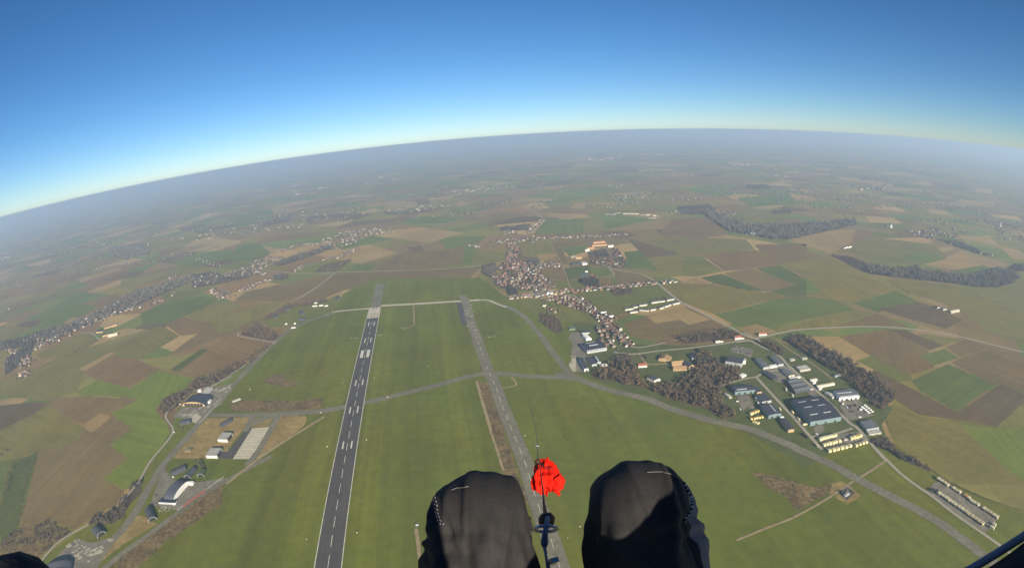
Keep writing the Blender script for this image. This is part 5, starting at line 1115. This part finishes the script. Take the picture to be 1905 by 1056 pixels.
# ------------------------------------------------------------------ the pilot hanging under the wing, tow line and drogue
CAM = Vector((0, 0, HC))
def near(px, py, d): return CAM+ray(px, py)*d
m_trou = mat('black_outdoor_fabric', srgb(37,36,37), var=.16, scale=240, bump=.05, rough=.8, spec=.25, big=(9, .18))
m_panel = mat('grey_stretch_panel', srgb(112,104,102), var=.12, scale=80, bump=.08, rough=.95, spec=.1)
m_jack = mat('black_jacket_fabric', srgb(40,38,40), var=.2, scale=40, bump=.1, rough=.85, spec=.2)
m_skin = mat('skin', srgb(190,150,128), var=.08, scale=30, rough=.6)
m_refl = mat('reflective_piping', srgb(190,190,186), var=.1, scale=50, rough=.6)
m_refl2 = mat('shaded_reflective_piping', srgb(110,112,122), var=.1, scale=50, rough=.6)  # left leg's piping: its shade is painted in as a dimmer, bluer colour
m_boot = mat('boot_leather', srgb(52,44,38), var=.2, scale=30, rough=.7)
m_helm = mat('helmet_shell', srgb(60,62,66), var=.05, scale=10, rough=.35, spec=.5)
m_steel = mat('brushed_steel', srgb(150,155,168), var=.12, scale=40, rough=.35, metal=.7, spec=.5)
m_webb = mat('grey_webbing', srgb(112,116,130), var=.15, scale=70, rough=.9)
m_rope = mat('brown_tow_rope', srgb(112,78,52), var=.25, scale=90, rough=.95)
m_knot = mat('rubber_stopper', srgb(70,42,34), var=.2, scale=30, rough=.6, spec=.35)
m_redc = mat('red_ripstop_cloth', srgb(186,26,14), var=.14, scale=14, rough=.9, spec=.1)
KL, KR = near(893, 929, .70), near(1190, 907, .69)
def leg_path(K, side):
    hip = CAM+Vector((.03+side*.115, .12, -.90)); th = (K-hip).normalized(); out = []
    A = K+Vector((side*.015, .015, -.43))
    for t in np.linspace(0, .86, 44): out.append(hip.lerp(K, float(t)))
    p0, p1, p2 = out[-1], K+th*.012, K.lerp(A, .16)
    for t in np.linspace(.04, 1, 32): t = float(t); out.append(p0*(1-t)**2+p1*2*t*(1-t)+p2*t*t)
    for t in np.linspace(.19, 1, 32): out.append(K.lerp(A, float(t)))
    return out, A
def trouser(K, side, parent, seed):
    path, A = leg_path(K, side); n = 128; V = []; F = []; I = []; m = len(path); rk = random.Random(int(seed*7)); RID = [(rk.uniform(.15, 3.0), rk.uniform(-3.2, 3.2), rk.uniform(.30, .50), rk.uniform(.05, .10), rk.uniform(.0025, .0052), rk.uniform(.07, .13)) for _ in range(13)]
    for i, p in enumerate(path):
        t = (path[min(i+1, m-1)]-path[max(i-1, 0)]).normalized(); x = Vector((1, 0, 0)); x = (x-t*x.dot(t)).normalized(); y = x.cross(t)   # x: to the pilot's right, y: over the front of the leg
        s = i/(m-1)
        r0 = .074 if s < .2 else .074-(s-.2)/.28*.008 if s < .48 else .066 if s < .62 else .066-(s-.62)*.03
        for j in range(n):
            a = 2*math.pi*j/n; c, sn = math.cos(a), math.sin(a)
            r = r0*(1+.05*abs(c)**4-.02*abs(math.sin(2*a))**2)
            lon = math.sin(6*a*side+11*s+2.2*math.sin(3.1*s*3+seed))*.5+.5; fold = .0075*lon**3*(1 if s < .62 else .6)
            knee = math.exp(-((s-.55)/.06)**2); cross = .0034*math.sin(150*s+3*math.sin(2*a+seed))*math.exp(-((s-.44)/.05)**2)*max(0, c*side*.5+.5)
            q = Vector((p.x*9, p.y*9, (p.z-HC)*9))+Vector((c, sn, seed))*.9
            nz = noise.noise(q*1.3)*.010+noise.noise(q*3.6)*.0034+abs(noise.noise(q*1.9+Vector((5, 1, 2))))*-.012
            for a_, k_, s_, sw_, A_, w_ in RID:
                dd_ = (a-a_-k_*(s-s_))/w_; r += A_*math.exp(-dd_*dd_*(1 if dd_ < 0 else 3.2))*math.exp(-((s-s_)/(sw_*1.5))**2)
            r += fold*(1-.6*knee)+cross+nz*(1-.55*knee)
            V.append(p+x*c*r+y*sn*r)
    for i in range(m-1):
        for j in range(n):
            F.append((i*n+j, i*n+(j+1) % n, (i+1)*n+(j+1) % n, (i+1)*n+j)); a = 360*(j+.5)/n; a = a if side > 0 else (180-a) % 360; s = i/(m-1)
            I.append(1 if side > 0 and (a > 300 or a < 30) and .36 < s < .72 else 0)
    F.append(tuple(range(n))[::-1]); F.append(tuple((m-1)*n+j for j in range(n))); I += [0, 0]
    me = mesh('trouser_leg', V, F, [m_trou, m_panel], I, True)
    import bmesh
    b = bmesh.new(); b.from_mesh(me); bmesh.ops.recalc_face_normals(b, faces=b.faces); b.to_mesh(me); b.free()
    o = link('trouser_leg', me, parent)
    return o, V, F, path, A
EL, ER = near(58, 1084, .60), near(1740, 1250, .47)
WL, WR = CAM+Vector((-.66, .14, -.50)), near(2085, 985, .46)
SHL, SHR = CAM+Vector((-.23, -.27, -.33)), CAM+Vector((.12, -.24, -.33))
def skin_body(name, verts, edges, radii, m, sub=2):
    me = bpy.data.meshes.new(name); me.from_pydata([tuple(v) for v in verts], edges, []); o = link(name, me)
    sm = o.modifiers.new('skin', 'SKIN'); sm.use_smooth_shade = True
    for i, r_ in enumerate(radii): me.skin_vertices[0].data[i].radius = (r_, r_) if not isinstance(r_, tuple) else r_; me.skin_vertices[0].data[i].use_root = (i == 0)
    sb = o.modifiers.new('sub', 'SUBSURF'); sb.levels = sb.render_levels = sub
    dg = bpy.context.evaluated_depsgraph_get(); ev = bpy.data.meshes.new_from_object(o.evaluated_get(dg)); o.modifiers.clear(); old = o.data; o.data = ev; bpy.data.meshes.remove(old)
    ev.name = name; ev.materials.clear()
    for k in (m if isinstance(m, list) else [m]): ev.materials.append(k)
    ev.polygons.foreach_set('use_smooth', [True]*len(ev.polygons)); return o
hipL, hipR = CAM+Vector((-.08, .1, -.92)), CAM+Vector((.14, .1, -.92)); AL = leg_path(KL, -1)[1]; AR = leg_path(KR, 1)[1]
bv = [CAM+Vector((.03, .04, -.93)), CAM+Vector((.0, -.10, -.72)), CAM+Vector((-.04, -.22, -.47)), CAM+Vector((-.06, -.27, -.33)), CAM+Vector((-.04, -.27, -.2)), CAM+Vector((-.02, -.25, -.07)),
      SHL, EL, WL, SHR, ER, WR, hipL, KL, AL, hipR, KR, AR]
be = [(0, 1), (1, 2), (2, 3), (3, 4), (4, 5), (3, 6), (6, 7), (7, 8), (3, 9), (9, 10), (10, 11), (0, 12), (12, 13), (13, 14), (0, 15), (15, 16), (16, 17)]
br = [.12, .125, .13, .09, .055, .085, .072, .056, .036, .075, .075, .042, .085, .052, .04, .085, .052, .04]
person = skin_body('person', bv, be, br, [m_jack, m_skin]); tag(person, 'seated pilot seen from above the knees, in black trousers and a black jacket', 'person')
for p in person.data.polygons:
    if p.center.z > HC-.2 and abs(p.center.x+.02) < .13 and p.center.y < -.1: p.material_index = 1
for v in person.data.vertices:
    q = v.co-CAM; k = noise.noise(q*14)*.007+noise.noise(q*31)*.003; v.co += v.normal*k
legs = [trouser(KL, -1, person, 1.0), trouser(KR, 1, person, 4.0)]
from mathutils.bvhtree import BVHTree
def on_leg(leg, pxs, lift=.0012):
    bvh = BVHTree.FromPolygons([tuple(v) for v in leg[1]], [f for f in leg[2] if len(f) == 4]); out = []
    for x, y in pxs:
        h = bvh.ray_cast(CAM, ray(x, y), 2.0)
        if h[0] is not None:
            n_ = h[1] if h[1].dot(ray(x, y)) < 0 else -h[1]; out.append((h[0]+n_*lift, n_))
    return out
def resample(P, step):
    out = []
    for i in range(len(P)-1):
        d = math.hypot(P[i+1][0]-P[i][0], P[i+1][1]-P[i][1]); k = max(1, int(d/step))
        out += [(P[i][0]+(P[i+1][0]-P[i][0])*j/k, P[i][1]+(P[i+1][1]-P[i][1])*j/k) for j in range(k)]
    return out+[P[-1]]
def piping(leg, pxs, name, m, rad, bead=False):
    h = on_leg(leg, resample(pxs, 3.2)); q = MB()
    if len(h) < 3: return
    if bead:
        for i in range(len(h)-1):
            a, na = h[i]; b, _ = h[i+1]; u = (b-a).normalized(); sd = u.cross(na).normalized()*rad*(.55 if i % 2 else -.55); q.tube([a+sd, a.lerp(b, .72)+sd], rad*.62, 5)
            q.tube([a+sd*1.0-u*.0002, a-sd*.6], rad*.5, 4)
        q.build(name, m, leg[0])
    else: q.tube([a for a, _ in h], rad, 6); q.build(name, m, leg[0], True)
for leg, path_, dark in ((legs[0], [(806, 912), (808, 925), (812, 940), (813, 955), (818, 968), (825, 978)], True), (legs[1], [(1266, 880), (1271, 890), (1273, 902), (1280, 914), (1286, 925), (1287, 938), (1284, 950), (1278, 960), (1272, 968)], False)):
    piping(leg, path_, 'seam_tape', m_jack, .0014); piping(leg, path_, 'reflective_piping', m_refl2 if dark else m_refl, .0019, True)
m_stitch = mat('grey_stitching', srgb(100,98,94), rough=.9, scale=50)
piping(legs[0], [(840, 912), (850, 908), (862, 907), (872, 905)], 'stitching', m_stitch, .0005)
piping(legs[1], [(1203, 879), (1230, 878), (1250, 883), (1264, 890)], 'stitching', m_stitch, .0005)
piping(legs[0], [(978, 935), (984, 958), (988, 985)], 'seam', m_jack, .0016); piping(legs[0], [(975, 934), (985, 936)], 'seam', m_jack, .0022)
def strap(leg, i, w_, th_, name):
    P = leg[3]; p = P[i]; t = (P[i+1]-P[i-1]).normalized(); x = Vector((1, 0, 0)); x = (x-t*x.dot(t)).normalized(); y = t.cross(x); q = MB(); n = 40; rows = []
    for j in range(n):
        a = 2*math.pi*j/n; rad = .078+th_; c = p+(x*math.cos(a)*1.03+y*math.sin(a))*rad; q.V += [c-t*w_/2, c+t*w_/2, c+t*w_/2-(x*math.cos(a)+y*math.sin(a))*th_, c-t*w_/2-(x*math.cos(a)+y*math.sin(a))*th_]
    for j in range(n):
        k, k2 = 4*j, 4*((j+1) % n)
        for e_ in range(4): q.F.append((k+e_, k+(e_+1) % 4, k2+(e_+1) % 4, k2+e_)); q.I.append(0)
    return q.build(name, m_jack, None, True)
harness = empty('harness', tuple(CAM+Vector((.04, -.1, -.8))), 'black harness with leg straps round both thighs of the pilot', 'harness')
bpy.context.view_layer.update()
def to_h(o): o.parent = harness; o.matrix_parent_inverse = Matrix.Translation(-Vector(harness.location)); return o
for lg in legs: to_h(strap(lg, 6, .045, .003, 'leg_strap'))
q = MB(); q.prism([(-.15, -.26), (.23, -.26), (.26, .16), (-.18, .16)], HC-1.0, HC-.93); to_h(q.build('seat_board', m_jack))
q = MB(); q.prism([(-.17, -.46), (.17, -.46), (.17, -.30), (-.17, -.30)], HC-1.0, HC-.42, top=[(-.2, -.52), (.08, -.52), (.08, -.40), (-.2, -.40)]); to_h(q.build('back_container', m_jack))
for s in (-1, 1):
    q = MB(); x = .04+s*.13; q.tube([CAM+Vector((x, .0, -.93)), CAM+Vector((x-.04, -.02, -.6)), CAM+Vector((x-.08, -.15, -.33)), CAM+Vector((x-.06+s*.05, -.2, .1)), CAM+Vector((x-.06+s*.12, -.2, .9))], .018, 6); to_h(q.build('riser_strap', m_webb))
# boots, helmet, gloves
for A in (AL, AR):
    o = skin_body('boot', [A+Vector((0, 0, .06)), A+Vector((0, .0, -.06)), A+Vector((0, .1, -.085)), A+Vector((0, .19, -.085)), A+Vector((0, -.04, -.085))], [(0, 1), (1, 2), (2, 3), (1, 4)], [.058, .055, (.05, .042), (.045, .035), .04], m_boot); o.parent = person
hc = CAM+Vector((-.02, -.27, -.05)); q = MB(); n1, n2 = 20, 12
for i in range(n2+1):
    th = math.pi*.62*i/n2
    for j in range(n1): a = 2*math.pi*j/n1; q.V.append(hc+Vector((math.sin(th)*math.cos(a)*.125, math.sin(th)*math.sin(a)*.148, math.cos(th)*.14)))
for i in range(n2):
    for j in range(n1): q.F.append((i*n1+j, (i+1)*n1+j, (i+1)*n1+(j+1) % n1, i*n1+(j+1) % n1)); q.I.append(0)
q.build('helmet', m_helm, person, True)
for s in (-1, 1): q = MB(); q.tube([hc+Vector((s*.033, .128, -.03)), hc+Vector((s*.033, .136, -.03))], .012, 10); q.build('eye', m_helm, person, True)
q = MB(); q.prism([(hc.x-.012, hc.y+.13), (hc.x+.012, hc.y+.13), (hc.x, hc.y+.158)], hc.z-.075, hc.z-.055, top=[(hc.x-.006, hc.y+.128), (hc.x+.006, hc.y+.128), (hc.x, hc.y+.134)]); q.build('nose', m_skin, person, True)
def glove(W, d, up, side):
    d = d.normalized(); up = (up-d*up.dot(d)).normalized(); lat = d.cross(up)*side; vs = [W, W+d*.05, W+d*.085]; es = [(0, 1), (1, 2)]; rs = [.03, (.042, .022), (.04, .02)]
    for k, L in enumerate((.072, .08, .074, .06)):
        b = W+d*.088+lat*(-.03+.02*k); i = len(vs); vs += [b, b+d*L*.45-up*.008, b+d*L*.5-up*.034, b+d*L*.2-up*.046]; es += [(2, i), (i, i+1), (i+1, i+2), (i+2, i+3)]; rs += [.0105, .0098, .0092, .008]
    i = len(vs); vs += [W+d*.035-lat*.036, W+d*.06-lat*.052-up*.014, W+d*.085-lat*.04-up*.034]; es += [(1, i), (i, i+1), (i+1, i+2)]; rs += [.014, .012, .0095]
    o = skin_body('glove', vs, es, rs, m_jack, 1); o.parent = person
glove(WL, WL-EL, Vector((0, 1, .2)), 1); glove(WR, WR-ER, Vector((0, .2, 1)), -1)
# pale piping on the right sleeve
ax_ = (WR-ER); pr = []
for t in np.linspace(.25, .95, 14):
    t = float(t); c = ER.lerp(WR, t); n_ = (CAM-c).normalized(); u = ax_.normalized(); s_ = u.cross(n_).normalized(); s_ = s_ if s_.z > 0 else -s_; pr.append(c+s_*(.062-.022*t)*1.02+n_*.012)
q = MB(); q.tube(pr, .0035, 6); q.build('sleeve_piping', m_webb, person, True)
# tow release: ring, link, stopper
rg = near(1015, 983, .93); tw = empty('tow_release', tuple(rg), 'steel tow ring with brown stopper and webbing link between the pilot\'s knees', 'tow release'); bpy.context.view_layer.update()
def to_t(o): o.parent = tw; o.matrix_parent_inverse = Matrix.Translation(-rg); return o
dv = ray(1015, 983); rx = Vector((1, 0, 0))*math.cos(.08)-Vector((0, 0, 1))*math.sin(.08); rx = (rx-dv*rx.dot(dv)).normalized(); ry = (dv*.97+dv.cross(rx)*.26).normalized()
q = MB(); q.tube([rg+rx*math.cos(a)*.0195+ry*math.sin(a)*.0195 for a in np.linspace(0, 2*math.pi, 25)], .0029, 8, cap=False); to_t(q.build('ring', m_steel, None, True))
q = MB(); q.tube([near(1019, 962, .935), near(1017, 975, .915), near(1014, 992, .90), near(1013, 1004, .90)], [.0042, .0042, .005, .0055], 8); to_t(q.build('webbing_link', m_webb, None, True))
q = MB(); q.tube([near(1013, 1003, .90), near(1013, 1012, .90), near(1013, 1017, .90)], [.0068, .006, .0035], 8); to_t(q.build('link_sleeve', m_webb, None, True))
q = MB(); q.tube([near(1013, 1016, .90), near(1016, 1035, .88), near(1021, 1060, .86), near(1024, 1110, .84), CAM+Vector((.04, .14, -.80))], [.0032, .0022, .004, .006, .008], 6); to_t(q.build('release_strap', m_webb, None, True))
c = near(1017, 967, .955); q = MB(); n1, n2 = 16, 10
for i in range(n2+1):
    th = math.pi*i/n2
    for j in range(n1): a = 2*math.pi*j/n1; p = Vector((math.sin(th)*math.cos(a), math.sin(th)*math.sin(a), math.cos(th))); q.V.append(c+Vector((p.x*.0145, p.y*.013, p.z*.0165))*(1+.12*noise.noise(p*2)))
for i in range(n2):
    for j in range(n1): q.F.append((i*n1+j, (i+1)*n1+j, (i+1)*n1+(j+1) % n1, i*n1+(j+1) % n1)); q.I.append(0)
to_t(q.build('stopper', m_knot, None, True))
q = MB(); q.prism([(-.007, -.004), (.007, -.004), (.007, .004), (-.007, .004)], -.008, .008); o = q.build('steel_tag', m_steel); o.location = near(1028, 1043, .87); o.rotation_euler = (.6, .3, .5); o.parent = tw; o.matrix_parent_inverse = Matrix.Translation(-rg)
# drogue parachute on the line
D0 = 6.3; apex = near(1001, 857, D0)
q = MB(); rp = [near(1016, 962, .96), near(1013, 945, 1.25), near(1011, 925, 1.9), near(1009, 905, 3.0), near(1006, 880, 4.6), near(1002, 857, D0-.12)]; q.tube(smooth_line(rp, 4), .0042, 7); tag(q.build('tow_rope', m_rope, None, True), 'brown tow rope running from the stopper to the red drogue', 'rope')
q = MB(); q.tube([near(1001, 856, D0), near(1000, 829, 7.6), near(999, 810, 11), G(975, 700, 4)], .0045, 5); q.tube([near(999, 829, 7.5)-Vector((.018, 0, 0)), near(1000.5, 829, 7.5)+Vector((.018, 0, 0))], .013, 6); tag(q.build('tow_line', m_webb), 'thin pale tow line leading on from the red drogue', 'line')
dro = empty('drogue_parachute', tuple(apex), 'crumpled bright red drogue parachute hanging on the tow rope', 'drogue'); bpy.context.view_layer.update()
vx = rx; vz = dv.cross(rx).normalized(); vz = vz if vz.z > 0 else -vz; vy = ray(1010, 885)
q = MB(); nu, nv = 120, 46; U = near(1000.5, 857, D0)
sil = [(-3, 0), (6, 2), (-14, 10), (-19, 22), (-21, 34), (-15, 48), (-10, 51), (10, 49), (22, 52), (33, 46), (43, 36), (44, 30), (40, 26), (37, 14), (34, 8), (20, 4), (8, 1)]
def prof_r(a):   # outline of the bunched cloth, in hundredths of its width, measured from its middle
    c = math.cos(a); s_ = math.sin(a)
    r_ = 25+4*math.cos(2*a+.4)+3.2*math.sin(3*a+1)+2.0*math.sin(5*a)
    return r_
ctr = near(1013, 884, D0)
for i in range(nv+1):
    t = i/nv; th = math.pi*t
    for j in range(nu):
        a = 2*math.pi*j/nu; s_ = math.sin(th); yv = math.cos(th)
        p = Vector((s_*math.cos(a), yv, s_*math.sin(a)))      # pole axis along the view's up: gathers at the apex
        g = 1-t; fold = math.sin(9*a+2.6*math.sin(2.2*t+a))*(.05+.12*t)
        rdg = 1-2*abs(noise.noise(p*2.6+Vector((3, 7, 1)))); rdg2 = 1-2*abs(noise.noise(p*5.5+Vector((1, 2, 9))))
        R_ = .192*(1+fold*.9+.42*(1-2*abs(noise.noise(p*1.35+Vector((3, 7, 1))))-.6)+.10*(1-2*abs(noise.noise(p*2.3+Vector((1, 4, 6))))-.6)); pinch = min(1, .18+1.15*t**.75) if t < .75 else 1
        X = p.x*R_*pinch*1.0; Z = p.y*R_*1.0; Y = p.z*R_*pinch*.85
        X += .035*t; 
        if t > .8: Z *= .9+.25*math.sin(5*a)
        q.V.append(ctr+vx*X+vz*Z+vy*Y)
for i in range(nv):
    for j in range(nu): q.F.append((i*nu+j, (i+1)*nu+j, (i+1)*nu+(j+1) % nu, i*nu+(j+1) % nu)); q.I.append(0)
def to_d(o): o.parent = dro; o.matrix_parent_inverse = Matrix.Translation(-apex); return o
to_d(q.build('canopy', m_redc, None, True))
q = MB(); tl = [near(1036, 886, D0-.1), near(1041, 892, D0-.1), near(1038, 902, D0-.08), near(1034, 910, D0-.08), near(1038, 917, D0-.1), near(1041, 921, D0-.1)]; tl = smooth_line(tl, 4)
q.tube(tl, [.075-.055*(k/(len(tl)-1))+.008*math.sin(k*1.9) for k in range(len(tl))], 9); o = q.build('trailing_cloth', m_redc, None, True)
for v in o.data.vertices: v.co += v.normal*noise.noise(v.co*9)*.03
to_d(o)
q = MB()
for k in range(7): q.tube([U, ctr+vx*(-.1+.035*k)+vz*.06-vy*.15], .004, 4)
to_d(q.build('shroud_line', m_jack))
q = MB(); q.tube([U+vz*.03, U, U-vz*.05], [.012, .035, .03], 8); to_d(q.build('apex_fitting', m_knot, None, True))
# ------------------------------------------------------------------ final pass: things that share a wording are told apart by their order from the left
bpy.context.view_layer.update()
same = {}
for o in sc.objects:
    if o.parent is None and o.get('category') and o.get('label'): same.setdefault(o['label'], []).append(o)
for lab, L in same.items():
    if len(L) > 1:
        L.sort(key=lambda o: math.atan2(o.location.x, o.location.y))
        for i, o in enumerate(L): nl = '%s, %s of %d from left' % (lab, ordinal(i), len(L)); o['label'] = nl if len(nl.split()) <= 16 else nl.replace(' from left', '', 1) if len(nl.split()) <= 18 else nl
# ------------------------------------------------------------------ haze
hb = MB(); hb.box(-EXT-2000, EXT+2000, -6000, EXT+2000, -2.0, HC+7)
mh = bpy.data.materials.new('haze_air'); mh.use_nodes = True; n = mh.node_tree.nodes; n.clear()
pv = n.new('ShaderNodeVolumePrincipled'); ho = n.new('ShaderNodeOutputMaterial'); mh.node_tree.links.new(pv.outputs[0], ho.inputs['Volume'])
pv.inputs['Density'].default_value = 1.06e-4; pv.inputs['Color'].default_value = (.555, .745, .985, 1); pv.inputs['Anisotropy'].default_value = .2
pv.inputs['Density Attribute'].default_value = ''
hz = hb.build('haze', mh); tag(hz, 'thin blue-grey haze over the whole landscape', kind='stuff')
